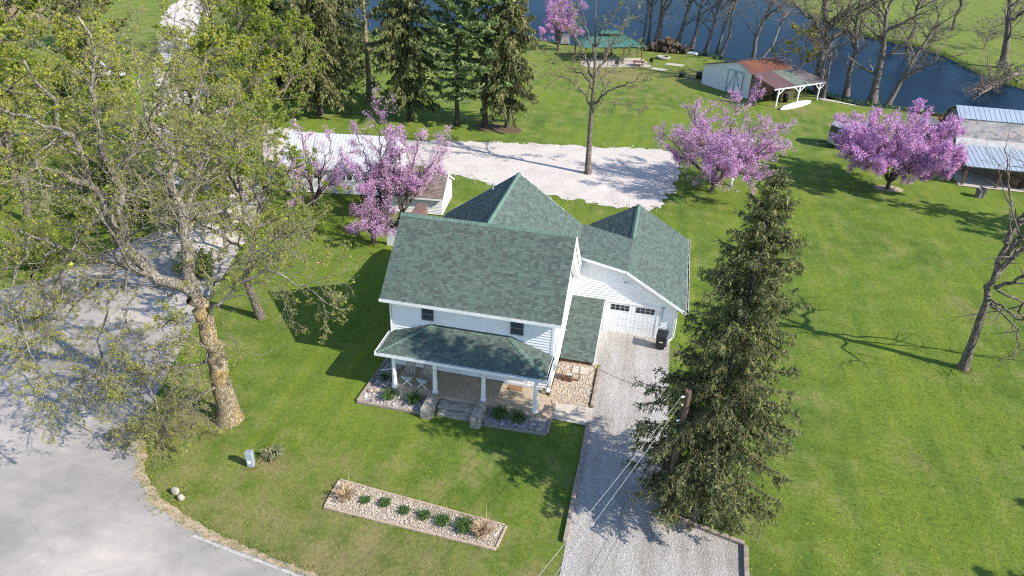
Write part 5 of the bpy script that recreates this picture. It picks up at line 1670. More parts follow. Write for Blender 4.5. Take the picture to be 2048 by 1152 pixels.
# dock
t = thing('dock', 'narrow grey wooden dock running into the pond beside the pavilion', 'dock', (-18.6, 124.5, 0))
for i in range(30):
    xf(MB().box(-0.85, 0.85, i * 0.31, i * 0.31 + 0.28, 0.12, 0.17), (-18.2, 124.2, 0), R(10)).build('plank', 'barn_wood', t)
for y in (2, 5, 8.5):
    for x in (-0.75, 0.75):
        xf(MB().tube([(x, y, -1.6), (x, y, 0.115)], 0.07, 6), (-18.2, 124.2, 0), R(10)).build('pile', 'barn_wood', t)

# --- weathered barn at the right edge
g = thing('barn', 'weathered grey barn with metal and slate roof at the right edge', 'barn', (28.8, 76.5, 0))
prof = [(76.45, 2.78), (77.7, 5.08), (79.4, 5.8), (81.1, 5.08), (82.4, 2.78)]
BX0, BX1 = 28.75, 46.0
ptop = lambda y: float(np.interp(y, [p[0] for p in prof], [p[1] for p in prof])) - 0.08
for i in range(28):                                         # gable boards, one by one
    y0, y1 = 76.5 + i * 5.85 / 28, 76.5 + (i + 1) * 5.85 / 28
    o_ = random.uniform(0, 0.03)
    MB().hexa([(BX0 - o_, y0 + .006, 0), (BX0 + .05, y0 + .006, 0), (BX0 + .05, y1 - .006, 0), (BX0 - o_, y1 - .006, 0),
               (BX0 - o_, y0 + .006, ptop(y0)), (BX0 + .05, y0 + .006, ptop(y0)), (BX0 + .05, y1 - .006, ptop(y1)), (BX0 - o_, y1 - .006, ptop(y1))]).build('wall_board', 'barn_wood', g)
for i in range(40):
    x0, x1 = BX0 + 0.06 + i * 17.0 / 40, BX0 + 0.06 + (i + 1) * 17.0 / 40
    o_ = random.uniform(0, 0.03)
    MB().box(x0 + .006, x1 - .006, 76.5 - o_, 76.55, 0.05, 2.7).build('wall_board', 'barn_tan' if i > 8 else 'barn_wood', g)
MB().box(BX0 + 0.06, BX1, 82.3, 82.4, 0, 2.7).build('rear_wall', 'barn_wood', g)
metal_panels(g, [(28.42, 77.55, 5.04), (BX1, 77.55, 5.04), (BX1, 79.4, 5.86), (28.42, 79.4, 5.86)], 0.46, 'silver', ribs=1, rib_h=0.028)
metal_panels(g, [(BX1, 81.25, 5.04), (28.42, 81.25, 5.04), (28.42, 79.4, 5.86), (BX1, 79.4, 5.86)], 0.46, 'silver', ribs=1, rib_h=0.028)
metal_panels(g, [(BX1, 82.55, 2.6), (28.45, 82.55, 2.6), (28.45, 81.1, 5.05), (BX1, 81.1, 5.05)], 0.9, 'rust_grey', ribs=2)
sp = [(28.48, 76.33, 2.66), (BX1, 76.33, 2.66), (BX1, 77.68, 5.06), (28.48, 77.68, 5.06)]
ro = MB().slab(sp, 0.05).build('slate_roof', 'underlay', g)
T = tabs_on(sp, 0.21, (0.3, 0.5), 0.014, r_)
hi = (T[:, 2] < 3.35)
tabs_mesh('slates', T[~hi], ro, 'slate')
tabs_mesh('slates', T[hi], ro, 'slate_pale')
metal_panels(g, [(28.5, 72.05, 1.98), (BX1, 72.05, 1.98), (BX1, 76.35, 2.80), (28.5, 76.35, 2.80)], 0.46, 'silver', ribs=1, rib_h=0.028)
for x in (28.72, 31.7, 34.7, 37.7, 40.7, 43.7):
    MB().bar((x, 72.3, 0.06), (x, 72.3, 1.98), 0.18, 0.18, up=(0, 1, 0)).build('porch_post', 'brown_wood', g)
MB().box(28.6, BX1, 72.22, 72.36, 1.82, 1.955).build('porch_beam', 'barn_wood', g)
# lean-to at the back of the barn
MB().hexa([(27.3, 82.5, 0), (28.7, 82.5, 0), (28.7, 84.5, 0), (27.3, 84.5, 0), (27.3, 82.5, 2.7), (28.7, 82.5, 3.0), (28.7, 84.5, 3.0), (27.3, 84.5, 2.7)]).build('rear_lean_to', 'barn_wood', g)
MB().hexa([(27.0, 82.3, 2.72), (28.75, 82.3, 3.05), (28.75, 84.7, 3.05), (27.0, 84.7, 2.72), (27.0, 82.3, 2.8), (28.75, 82.3, 3.13), (28.75, 84.7, 3.13), (27.0, 84.7, 2.8)]).build('rear_lean_to_roof', 'rust_grey', g)
t = thing('steel_drum', 'rusty brown steel roller drum lying under the barn porch', 'drum', (33.8, 73.6, 0.06))
dm = MB()
a_, b_ = Vector((33.45, 74.2, 0.52)), Vector((34.05, 72.9, 0.52))
dm.tube([a_, b_], 0.46, 18, cap=False)
dm.tube([b_, a_], 0.40, 18, cap=False)
dm.build('shell', 'roll', t)
MB().tube([a_.lerp(b_, 0.5), a_.lerp(b_, 0.54)], 0.40, 18).build('web', 'roll', t)
# stump, marker post, trailer
t = thing('tree_stump', 'grey split tree stump on the lawn before the barn', 'stump', (29.4, 69.4, 0))
pts = []
for i in range(22):
    a = i / 22 * 6.283
    rr = 0.42 * (1 + 0.16 * math.sin(5 * a) + random.uniform(-0.06, 0.06))
    pts.append((a, rr))
sm = MB()
sm.add([(29.4 + r_ * k * math.cos(a), 69.4 + r_ * k * math.sin(a), z + (random.uniform(-0.12, 0.14) if z > 0.5 else 0)) for z, k in ((0, 0.95), (0.4, 0.85), (0.8, 1.08)) for a, r_ in pts],
       [(i * 22 + j, i * 22 + (j + 1) % 22, (i + 1) * 22 + (j + 1) % 22, (i + 1) * 22 + j) for i in range(2) for j in range(22)] + [tuple(range(44, 66))])
sm.build('stump_wood', 'barn_wood', t)
t = thing('marker_pipe', 'short white marker pipe with a cap on the lawn beside the large redbud', 'pipe', (6.9, 65.2, 0))
MB().tube([(6.9, 65.2, 0), (6.9, 65.2, 0.62)], 0.13, 10).build('pipe', 'white', t)
MB().lathe((6.9, 65.2, 0.62), [(0.16, 0), (0.16, 0.1), (0.08, 0.15)], 10).build('cap', 'white', t)
TO, TA = (18.2, 79.75, 0), R(7)
t = thing('cargo_trailer', 'dark green cargo trailer with grey roof parked behind the bright redbud', 'trailer', TO)
xf(MB().add([(0, 0, .5), (4.6, 0, .5), (4.6, 2.2, .5), (0, 2.2, .5), (-.5, 1.1, .5), (0, 0, 2.38), (4.6, 0, 2.38), (4.6, 2.2, 2.38), (0, 2.2, 2.38), (-.5, 1.1, 2.38)],
            [(3, 2, 1, 0, 4), (5, 6, 7, 8, 9), (0, 1, 6, 5), (1, 2, 7, 6), (2, 3, 8, 7), (3, 4, 9, 8), (4, 0, 5, 9)]), TO, TA).build('box_body', 'trailer', t)
xf(MB().add([(-.04, -.04, 2.385), (4.64, -.04, 2.385), (4.64, 2.24, 2.385), (-.04, 2.24, 2.385), (-.56, 1.1, 2.385), (.1, .1, 2.47), (4.5, .1, 2.47), (4.5, 2.1, 2.47), (.1, 2.1, 2.47), (-.4, 1.1, 2.47)],
            [(3, 2, 1, 0, 4), (5, 6, 7, 8, 9), (0, 1, 6, 5), (1, 2, 7, 6), (2, 3, 8, 7), (3, 4, 9, 8), (4, 0, 5, 9)]), TO, TA).build('roof', 'trailer_roof', t)
xf(MB().add([(-.02, -.012, .5), (-.512, 1.1, .5), (-.02, 2.2, .5), (-.02, -.012, 1.12), (-.512, 1.1, 1.12), (-.02, 2.2, 1.12)], [(1, 0, 3, 4), (2, 1, 4, 5)]), TO, TA).build('stone_guard', 'cream', t)
xf(MB().box(0, 4.6, -0.02, -0.005, .46, .56), TO, TA).build('side_rail', 'white_old', t)
xf(MB().bar((-.45, 1.1, .45), (-1.7, 1.1, .45), 0.12, 0.12), TO, TA).build('drawbar', 'black', t)
xf(MB().bar((-1.5, 1.1, 0), (-1.5, 1.1, .8), 0.07, 0.07, up=(0, 1, 0)), TO, TA).build('jack', 'steel', t)
for y in (0.02, 2.0):
    wh = xf(MB().tube([(2.7, y, .34), (2.7, y + .2, .34)], 0.34, 16), TO, TA).build('wheel', 'rubber', t)
    xf(MB().tube([(2.7, y - .01, .34), (2.7, y + .21, .34)], 0.18, 12), TO, TA).build('rim', 'steel', wh)

# --- white pickup on the lane, seen through the branches
CO, CA = (-74.8, 78.6, 0), R(14)
t = thing('pickup_truck', 'white pickup truck parked at the lane behind the budding trees', 'pickup truck', CO)
cx = lambda m_, nme, mat, bv=0.0: xf(m_, CO, CA).build(nme, mat, t, bevel=bv)
side = [(0, .45), (0, 1.05), (.2, 1.15), (1.9, 1.2), (2.0, .45)]
cx(MB().box(2.9, 4.9, -0.95, .95, .5, 1.15).box(4.9, 6.1, -0.92, .92, .5, 1.10), 'body', 'car_white', 0.06)
cx(MB().hexa([(2.55, -.92, .5), (5.0, -.92, .5), (5.0, .92, .5), (2.55, .92, .5), (2.7, -.78, 1.9), (4.2, -.78, 1.9), (4.2, .78, 1.9), (2.7, .78, 1.9)]), 'cab', 'car_white', 0.05)
cx(MB().box(0.1, 2.5, -.95, -.85, .5, 1.15).box(0.1, 2.5, .85, .95, .5, 1.15).box(0.02, 0.1, -.95, .95, .5, 1.15).box(0.1, 2.5, -.85, .85, .5, .62), 'cargo_bed', 'car_white')
cx(MB().slab([(5.02, -.80, 1.16), (5.02, .80, 1.16), (4.28, .70, 1.84), (4.28, -.70, 1.84)], 0.05), 'windscreen', 'glass')
for s in (-1, 1):
    cx(MB().slab([(2.85, s * .91, 1.18), (4.75, s * .91, 1.18), (4.15, s * .805, 1.80), (2.9, s * .805, 1.80)][::s * -1 if s < 0 else -1], 0.03), 'side_window', 'glass')
    cx(MB().box(6.08, 6.14, s * .75 - .15, s * .75 + .15, .75, .95), 'headlight', 'silver')
    cx(MB().box(4.55, 4.75, s * 1.0 - .08, s * 1.0 + .08, 1.12, 1.28), 'mirror', 'black')
    for x in (1.1, 5.1):
        wh = xf(MB().tube([(x, s * .98, .38), (x, s * .74, .38)], 0.38, 16), CO, CA).build('wheel', 'rubber', t)
        xf(MB().tube([(x, s * 1.0, .38), (x, s * .9, .38)], 0.22, 12), CO, CA).build('rim', 'steel', wh)
cx(MB().box(6.1, 6.2, -.9, .9, .42, .62), 'bumper', 'steel')


# ================================================================== TREES (planting)
def limb(pix, y0, y1, r0, r1):
    ys = np.linspace(y0, y1, len(pix))
    return np.array([pl(px, py, y) for (px, py), y in zip(pix, ys)]), r0, r1


trunk = limb([(462, 846), (447, 780), (430, 700), (410, 640), (391, 588)], 24.0, 24.0, 0.52, 0.36)
trunk[0][0][2] = 0
maple = [trunk,
         limb([(391, 588), (312, 552), (269, 517), (239, 487), (208, 400), (188, 375), (175, 325), (142, 271), (112, 225), (88, 183), (62, 120)], 24.0, 20.5, 0.30, 0.04),
         limb([(391, 588), (371, 479), (354, 396), (346, 304), (300, 250), (285, 180), (262, 100)], 24.0, 27.0, 0.29, 0.04),
         limb([(250, 490), (242, 396), (225, 346), (204, 292), (194, 208), (187, 158), (183, 92), (168, 40)], 22.4, 22.0, 0.17, 0.03),
         limb([(372, 470), (396, 433), (437, 425), (479, 437), (512, 454), (560, 440)], 24.9, 26.5, 0.15, 0.04),
         limb([(300, 550), (210, 520), (120, 495), (60, 470), (-20, 440)], 23.3, 20.0, 0.14, 0.03),
         limb([(440, 770), (400, 790), (335, 830), (265, 875)], 23.8, 21.6, 0.075, 0.02),
         limb([(412, 645), (470, 560), (545, 540), (600, 570), (655, 600)], 24.0, 23.0, 0.10, 0.02),
         limb([(354, 396), (400, 330), (440, 250), (485, 165)], 25.6, 28.5, 0.14, 0.03),
         limb([(188, 375), (110, 345), (40, 315), (-50, 290)], 21.6, 20.0, 0.12, 0.03),
         limb([(346, 310), (390, 240), (400, 150), (420, 90)], 26.0, 27.0, 0.11, 0.03),
         limb([(225, 346), (290, 280), (320, 200), (345, 120)], 22.2, 22.5, 0.10, 0.03),
         limb([(430, 720), (380, 730), (300, 745), (220, 760), (150, 770)], 24.0, 21.0, 0.08, 0.02)]
maple += [limb([(215, 420), (150, 470), (120, 560), (100, 640), (95, 700)], 22.0, 20.0, 0.08, 0.015), limb([(110, 500), (60, 560), (40, 640), (30, 720)], 20.8, 19.5, 0.06, 0.015),
          limb([(300, 550), (260, 600), (240, 680), (250, 760)], 23.2, 21.5, 0.07, 0.015), limb([(425, 690), (395, 760), (385, 850), (395, 930)], 23.8, 22.6, 0.05, 0.012),
          limb([(380, 730), (340, 790), (320, 870), (300, 930)], 23, 21.6, 0.05, 0.012), limb([(430, 700), (400, 690), (360, 650), (320, 640)], 24.0, 22.0, 0.08, 0.015),
          limb([(371, 480), (320, 440), (290, 380), (285, 320)], 24.9, 26.5, 0.10, 0.03), limb([(142, 271), (60, 240), (0, 215), (-60, 200)], 20.9, 20.0, 0.08, 0.02),
          limb([(400, 620), (440, 560), (500, 500), (560, 500), (610, 520)], 24.0, 25.0, 0.09, 0.02), limb([(260, 510), (190, 570), (150, 620), (60, 660)], 22.8, 21.0, 0.08, 0.015)]
maple += [limb([(60, 470), (20, 580), (60, 700), (90, 790)], 20.2, 18.5, 0.06, 0.012),
          limb([(240, 565), (190, 680), (200, 800), (230, 890)], 22.5, 20.5, 0.06, 0.012), limb([(340, 640), (300, 760), (330, 860), (370, 950)], 22.0, 21.0, 0.045, 0.012),
          ]
broadleaf('maple_tree', 'huge old maple with tan bark and spreading budding limbs beside the road bend', maple,
          [dict(per=12, tmin=0.16, ang=(0.5, 1.2), lr=(0.24, 0.55), seg=6, wiggle=0.18, up=-0.015, rr=0.36, k=4, rmin=0.013),
           dict(per=6, tmin=0.2, ang=(0.45, 1.0), lr=(0.35, 0.65), seg=4, wiggle=0.18, up=-0.01, rr=0.55, rmin=0.011),
           dict(per=5, tmin=0.2, ang=(0.4, 1.0), lr=(0.35, 0.7), seg=2, wiggle=0.2, up=0.0, rr=0.6, rmin=0.008),
           dict(per=4, tmin=0.2, ang=(0.4, 0.9), lr=(0.45, 0.8), seg=1, wiggle=0.2, up=0.0, rr=0.7, rmin=0.006)],
          101, 'bark_maple', 'twig', dict(mat='buds', n=105000, size=0.028, order=3, spread=0.025), hidden=(0,))


def crown(base, H, spread, seed, r0, fork=0.3, nl=7, lean=(0, 0), up=0.65, droop=0.0):
    r = np.random.default_rng(seed)
    b_ = np.array([base[0], base[1], 0.0])
    top = b_ + (lean[0] * H, lean[1] * H, H)
    P_ = [b_ + (top - b_) * s + np.append(r.normal(0, 0.25 * (0 < s < 1), 2), 0) for s in np.linspace(0, 1, 6)]
    out = [(np.array(P_), r0, 0.03)]
    tl = resample(P_, 40)
    ph = r.uniform(0, 6.28)
    for i in range(nl):
        s = fork + (0.85 - fork) * i / max(1, nl - 1)
        p = tl[int(s * 39)]
        a = ph + i * 2.4 + r.normal(0, 0.25)
        ln = spread * (1.15 - 0.7 * s) * r.uniform(0.8, 1.15)
        d = np.array([math.cos(a), math.sin(a), 0])
        q = [p, p + d * ln * 0.35 + (0, 0, ln * up * 0.40), p + d * ln * 0.7 + (0, 0, ln * up * 0.75), p + d * ln + (0, 0, ln * (up - droop))]
        out.append((np.array(q), r0 * (0.62 - 0.4 * s), 0.025))
    return out


ORD4 = [dict(per=11, tmin=0.2, ang=(0.5, 1.1), lr=(0.22, 0.5), seg=4, wiggle=0.16, up=0.05, rr=0.5, k=4, rmin=0.018),
        dict(per=6, tmin=0.2, ang=(0.45, 1.0), lr=(0.35, 0.65), seg=3, wiggle=0.18, up=0.03, rr=0.55, rmin=0.012),
        dict(per=5, tmin=0.2, ang=(0.4, 1.0), lr=(0.4, 0.75), seg=1, wiggle=0.2, up=0.02, rr=0.6, rmin=0.008)]
ORDF = [dict(per=9, tmin=0.2, ang=(0.45, 1.0), lr=(0.2, 0.46), seg=4, wiggle=0.16, up=0.04, rr=0.5, k=4, rmin=0.03),
        dict(per=5, tmin=0.2, ang=(0.4, 1.0), lr=(0.4, 0.7), seg=3, wiggle=0.18, up=0.03, rr=0.55, rmin=0.022),
        dict(per=5, tmin=0.2, ang=(0.4, 1.0), lr=(0.4, 0.75), seg=1, wiggle=0.2, up=0.02, rr=0.6, rmin=0.013)]
DEC = [  # label, base, height, spread, seed, r0, fork, limbs, orders, bark, twig, leaf
    ('second grey maple trunk behind the huge old maple, budding bright green', (-22.6, 33.0), 13.5, 5.6, 201, 0.25, 0.28, 11, ORD4, 'bark', 'twig', dict(mat='leaf_bright', n=30000, size=0.046)),
    ('yellow-green budding tree left of the white garage', (-33.5, 44.5), 14.5, 7.5, 202, 0.28, 0.25, 10, ORD4, 'bark', 'twig', dict(mat='buds', n=52000, size=0.058)),
    ('broad yellow-green budding tree behind the left end of the white garage', (-36.5, 57.0), 15.5, 8.0, 203, 0.30, 0.2, 10, ORD4, 'bark', 'twig', dict(mat='leaf_bright', n=50000, size=0.07)),
    ('grey budding tree on the left side of the gravel lane junction', (-46.5, 40.5), 15.0, 7.5, 204, 0.26, 0.25, 10, ORD4, 'bark', 'twig', dict(mat='buds', n=45000, size=0.055)),
    ('fresh green tree at the left edge behind the lane junction', (-54.0, 47.0), 14.0, 7.0, 205, 0.28, 0.2, 10, ORD4, 'bark', 'twig', dict(mat='leaf_bright', n=52000, size=0.068)),
    ('olive green budding tree in front of the white pickup truck', (-58.0, 63.0), 10.5, 5.8, 206, 0.25, 0.2, 9, ORDF, 'bark', 'twig', dict(mat='buds', n=15000, size=0.10)),
    ('tall bright green tree behind the white pickup truck', (-84.0, 92.0), 15.0, 8.0, 207, 0.32, 0.15, 10, ORDF, 'bark', 'twig', dict(mat='leaf_bright', n=24000, size=0.13)),
    ('bright green tree at the far left corner of the view', (-88.0, 84.0), 14.0, 8.0, 208, 0.32, 0.15, 10, ORDF, 'bark', 'twig', dict(mat='leaf_bright', n=24000, size=0.13)),
    ('slim grey-green budding tree beside the gravel lane, its left side', (-69.0, 76.0), 15.0, 5.0, 209, 0.25, 0.3, 9, ORDF, 'bark_dark', 'twig', dict(mat='buds_pale', n=10000, size=0.10)),
    ('dark bare tree with reddish twigs on the right side of the gravel lane', (-57.0, 90.5), 17.0, 7.5, 210, 0.42, 0.25, 9, ORDF, 'bark_dark', 'twig_dark', dict(mat='buds_pale', n=2500, size=0.09)),
    ('slender dark bare tree right beside the thicker bare tree by the lane', (-54.0, 93.0), 16.0, 5.5, 211, 0.26, 0.3, 8, ORDF, 'bark_dark', 'twig_dark', None),
    ('pale twiggy bare tree at the lane edge near the top of the view', (-66.0, 96.0), 12.0, 6.5, 212, 0.22, 0.15, 9, ORDF, 'bark', 'twig', dict(mat='buds_pale', n=3000, size=0.08)),
    ('young budding tree between the old maple and the redbuds', (-29.6, 40.4), 8.0, 4.6, 213, 0.14, 0.2, 9, ORD4, 'bark_pale', 'twig', dict(mat='buds', n=20000, size=0.05)),
    ('sprawling green thicket tree on the lane edge left of the white garage', (-34.6, 48.5), 7.5, 4.6, 214, 0.14, 0.12, 10, ORD4, 'bark_dark', 'twig', dict(mat='leaf_bright', n=26000, size=0.058)),
]
for lab, base, H, sp_, sd, r0, fk, nl, od, bk, tw, lf in DEC:
    broadleaf('budding_tree' if lf and lf['n'] > 4000 else 'bare_tree', lab, crown(base, H, sp_, sd, r0, fk, nl), od, sd, bk, tw, lf, 'budding trees on the left')

# low shrubs under the trees on the left
def shrub(label, x, y, h, rad, n, size, mat, seed, group='shrubs under the left trees', name='shrub'):
    r = np.random.default_rng(seed)
    t = thing(name, label, 'shrub', (x, y, 0), group)
    B = 26
    a, e = r.uniform(0, 6.28, B), r.uniform(0.35, 1.3, B)
    d = np.stack([np.cos(a) * np.cos(e), np.sin(a) * np.cos(e), np.sin(e)], 1)
    ln = np.minimum(rad / np.maximum(np.cos(e), 0.2), h / np.maximum(np.sin(e), 0.2)) * r.uniform(0.75, 1.05, B)
    PL = grow(np.tile([[x, y, 0.0]], (B, 1)) + np.c_[r.normal(0, rad * 0.12, (B, 2)), np.zeros(B)], d, ln, 5, 0.12, 0.0, r)
    RD = np.tile(np.linspace(0.04, 0.012, 6), (B, 1))
    P2_, R2_, L2_ = children(PL, RD, ln, 8, 0.25, (0.4, 1.0), (0.25, 0.5), 3, 0.2, 0.03, 0.6, r, rmin=0.010)
    np_mesh('stems', *cat_mesh([tubes(PL, RD, 4), tubes(P2_, R2_, 3)]), t, 'twig_dark', 'stuff')
    bi = r.integers(0, len(P2_), n)
    p, _, _ = sample(P2_, np.ones(P2_.shape[:2]), bi, r.random(n))
    p = p + r.normal(0, size * 1.4, p.shape)
    p[:, 2] = np.maximum(p[:, 2], 0.05)
    np_mesh('leaves', *cards(p, size, r, 0.5), t, mat, 'stuff')
    return t


for q, (x, y, h, rad, n, lab) in enumerate([
        (-42.0, 37.0, 2.4, 2.6, 6000, 'leafy green shrub on the grass bank nearest the asphalt'), (-45.5, 33.0, 2.0, 2.6, 5000, 'leafy green shrub at the left edge above the asphalt'),
        (-43.5, 42.5, 2.6, 2.4, 5000, 'leafy green shrub where the asphalt meets the gravel lane'), (-49.5, 38.0, 2.4, 2.8, 5000, 'broad leafy shrub further left behind the asphalt bank'),
        (-49.0, 49.0, 2.6, 2.6, 5000, 'leafy shrub on the left side of the gravel, mid way up the lane'), (-55.5, 56.0, 3.0, 3.0, 6000, 'large leafy shrub left of the gravel junction'),
        (-62.0, 68.0, 3.0, 3.2, 6000, 'bright green shrub right in front of the pickup truck'), (-68.0, 69.0, 3.0, 3.4, 6000, 'bright green shrub in front of the pickup truck, its left'),
        (-77.0, 70.0, 3.2, 3.6, 6000, 'bright green shrub at the far left below the pickup truck'), (-66.5, 58.0, 3.0, 3.4, 6000, 'spreading green shrub at the left edge of the view'),
        (-29.2, 36.5, 1.6, 1.8, 3200, 'low budding shrub at the road edge behind the old maple'), (-25.6, 44.5, 1.7, 2.0, 3600, 'low twiggy shrub under the pinkish redbud'),
        (-40.5, 41.5, 2.6, 2.4, 5000, 'leafy green shrub in the gap between asphalt and gravel lane'), (-38.6, 44.0, 2.2, 2.0, 4000, 'leafy shrub at the left corner of the gravel lane mouth'),
        (-44.5, 47.5, 2.8, 2.6, 5000, 'leafy shrub behind the lane mouth on the left'), (-52.5, 42.5, 3.0, 3.0, 5500, 'tall leafy shrub at the far left above the asphalt'),
        (-58.0, 50.5, 3.0, 3.2, 5500, 'wide green shrub at the left edge half way up'), (-40.0, 34.5, 1.6, 1.8, 3500, 'low leafy shrub at the very edge of the asphalt'),
        (-84.0, 77.0, 3.2, 3.6, 6000, 'green shrub at the far left corner behind the pickup truck'), (-37.0, 47.5, 2.0, 2.0, 3500, 'twiggy shrub on the gravel edge left of the garage')]):
    shrub(lab, x, y, h, rad, n, 0.055 if y < 50 else 0.085, 'leaf_shrub' if q % 3 else 'leaf_bright', 300 + q)
shrub('dark red leaved bush by the pond bank left of the barn', 31.8, 90.8, 1.8, 1.2, 1500, 0.09, 'red_leaf', 340, None)
shrub('small dark evergreen bush on the grass behind the spruces near the pond', -48.0, 108.0, 2.6, 1.1, 2500, 0.10, 'needle_dark', 341, None)

# bare tree on the gravel behind the house
bt = limb([(1176, 348), (1177, 310), (1180, 262), (1183, 215), (1188, 165), (1190, 110), (1192, 50), (1194, -40)], 64.2, 64.2, 0.27, 0.04)
bt[0][0][2] = 0
broadleaf('bare_tree', 'tall slender bare tree standing alone on the gravel behind the house',
          [bt, limb([(1183, 215), (1168, 185), (1150, 165), (1120, 150), (1082, 140)], 64.2, 62.5, 0.12, 0.02), limb([(1184, 212), (1200, 198), (1222, 178), (1252, 168), (1290, 160)], 64.2, 63.0, 0.12, 0.02),
           limb([(1188, 165), (1176, 130), (1160, 90), (1135, 55), (1120, 20)], 64.2, 66, 0.12, 0.02), limb([(1188, 160), (1205, 125), (1225, 90), (1250, 50), (1275, 15)], 64.2, 65.5, 0.12, 0.02),
           limb([(1190, 110), (1178, 70), (1165, 20), (1160, -40)], 64.2, 63, 0.09, 0.02), limb([(1190, 100), (1210, 60), (1235, 15), (1245, -30)], 64.2, 63.4, 0.09, 0.02),
           limb([(1181, 235), (1196, 205), (1230, 205), (1265, 215), (1282, 225)], 64.2, 66, 0.07, 0.015), limb([(1186, 180), (1170, 150), (1145, 140), (1105, 110)], 64.2, 67, 0.08, 0.015),
           limb([(1186, 180), (1203, 160), (1240, 125), (1280, 95)], 64.2, 67, 0.08, 0.015)],
          [dict(per=9, tmin=0.2, ang=(0.4, 0.95), lr=(0.2, 0.4), seg=4, wiggle=0.14, up=0.04, rr=0.5, k=4, rmin=0.016),
           dict(per=5, tmin=0.2, ang=(0.4, 0.9), lr=(0.35, 0.65), seg=3, wiggle=0.16, up=0.03, rr=0.6, rmin=0.012),
           dict(per=3, tmin=0.3, ang=(0.4, 0.9), lr=(0.4, 0.7), seg=2, wiggle=0.16, up=0.03, rr=0.7, rmin=0.010)],
          401, 'bark', 'twig', dict(mat='buds_pale', n=3800, size=0.06), None, hidden=(0,))
# pruned bare tree on the right lawn
rt = limb([(1925, 738), (1943, 690), (1962, 635), (1978, 580), (1996, 525), (2012, 485)], 39, 39, 0.249, 0.120)
rt[0][0][2] = 0
broadleaf('bare_tree', 'leaning bare grey tree with lopped limbs on the right lawn',
          [rt, limb([(2012, 485), (2030, 455), (2052, 425), (2080, 395)], 39, 39, 0.168, 0.068), limb([(2012, 488), (2022, 440), (2021, 400), (2016, 350), (2004, 300)], 39, 38.4, 0.085, 0.020),
           limb([(1985, 560), (2015, 525), (2030, 480), (2060, 460)], 39, 40, 0.157, 0.068), limb([(1988, 575), (2025, 565), (2060, 545), (2100, 540)], 39, 38, 0.120, 0.054),
           limb([(1980, 612), (2010, 628), (2034, 655), (2036, 700), (2002, 722)], 39, 38, 0.078, 0.020), limb([(1982, 608), (2020, 628), (2070, 640), (2110, 690)], 39, 40, 0.072, 0.027),
           limb([(1996, 540), (2040, 500), (2090, 470), (2130, 470)], 39, 37, 0.109, 0.041), limb([(1990, 575), (2040, 600), (2080, 690), (2070, 760)], 39, 41, 0.085, 0.027),
           limb([(2000, 520), (2050, 470), (2085, 440), (2110, 400)], 39, 35.5, 0.133, 0.027), limb([(1992, 550), (2030, 510), (2060, 490), (2100, 430)], 39, 42.5, 0.133, 0.027),
           limb([(1980, 600), (2000, 610), (2040, 640), (2070, 630)], 39, 35.5, 0.072, 0.020), limb([(2010, 490), (2050, 440), (2075, 380), (2060, 330)], 39, 41, 0.109, 0.027)],
          [dict(per=6, tmin=0.3, ang=(0.4, 1.0), lr=(0.25, 0.55), seg=4, wiggle=0.13, up=0.03, rr=0.6, k=4, rmin=0.018),
           dict(per=3, tmin=0.3, ang=(0.4, 1.0), lr=(0.3, 0.6), seg=3, wiggle=0.2, up=0.02, rr=0.6, rmin=0.014)], 402, 'bark', 'twig', None, None, hidden=(0,))

# ------------------------------------------------------------------ redbuds
def redbud(label, base, H, W, seed, n, mat='blossom', size=0.085, stems=6, lean=(0, 0), group='flowering redbuds', h0=0.7, per=10):
    r = np.random.default_rng(seed)
    b_ = np.array([base[0], base[1], 0.0])
    k = b_ + (lean[0] * 0.3, lean[1] * 0.3, h0)
    limbs = [(np.array([b_, b_ * 0.5 + k * 0.5, k]), 0.20, 0.17)]
    for i in range(stems):
        a = i * 6.283 / stems + r.normal(0, 0.25)
        e = r.uniform(0.55, 1.0) if i < stems - 1 else 0.12
        d = np.array([math.cos(a), math.sin(a), 0])
        R_ = W * e * r.uniform(0.85, 1.05)
        top = H * (1.02 - 0.42 * e ** 2) * r.uniform(0.88, 1.0)
        q = [k, k + d * R_ * 0.28 + (0, 0, (top - h0) * 0.34), k + d * R_ * 0.64 + (0, 0, (top - h0) * 0.68), k + d * R_ + (0, 0, top - h0)]
        q = [p + np.array([lean[0], lean[1], 0]) * s for p, s in zip(q, (0.0, 0.3, 0.7, 1.0))]
        limbs.append((np.array(q), 0.11, 0.02))
        if e > 0.5:
            j = q[1]
            a2 = a + r.choice([-1, 1]) * r.uniform(0.4, 0.8)
            d2 = np.array([math.cos(a2), math.sin(a2), 0])
            R2 = W * r.uniform(0.7, 1.02)
            t2 = H * r.uniform(0.30, 0.62)
            limbs.append((np.array([j, j + d2 * R2 * 0.3 + (0, 0, t2 * 0.15), j + d2 * R2 * 0.72 + (0, 0, max(0.2, t2 - j[2]) * 0.8)]), 0.07, 0.015))
    return broadleaf('redbud_tree', label, limbs,
                     [dict(per=per, tmin=0.2, ang=(0.35, 0.95), lr=(0.25, 0.5), seg=4, wiggle=0.12, up=0.06, rr=0.5, k=4, rmin=0.016),
                      dict(per=6, tmin=0.15, ang=(0.35, 0.85), lr=(0.35, 0.65), seg=3, wiggle=0.12, up=0.06, rr=0.6, rmin=0.012),
                      dict(per=3, tmin=0.2, ang=(0.3, 0.8), lr=(0.4, 0.8), seg=1, wiggle=0.1, up=0.08, rr=0.7, rmin=0.010)],
                     seed, 'bark_dark', 'twig', dict(mat=mat, n=int(n * 3.0), size=size * 0.60, order=2, spread=0.12, name='blossom', tmin=0.0), group, hidden=(0,))


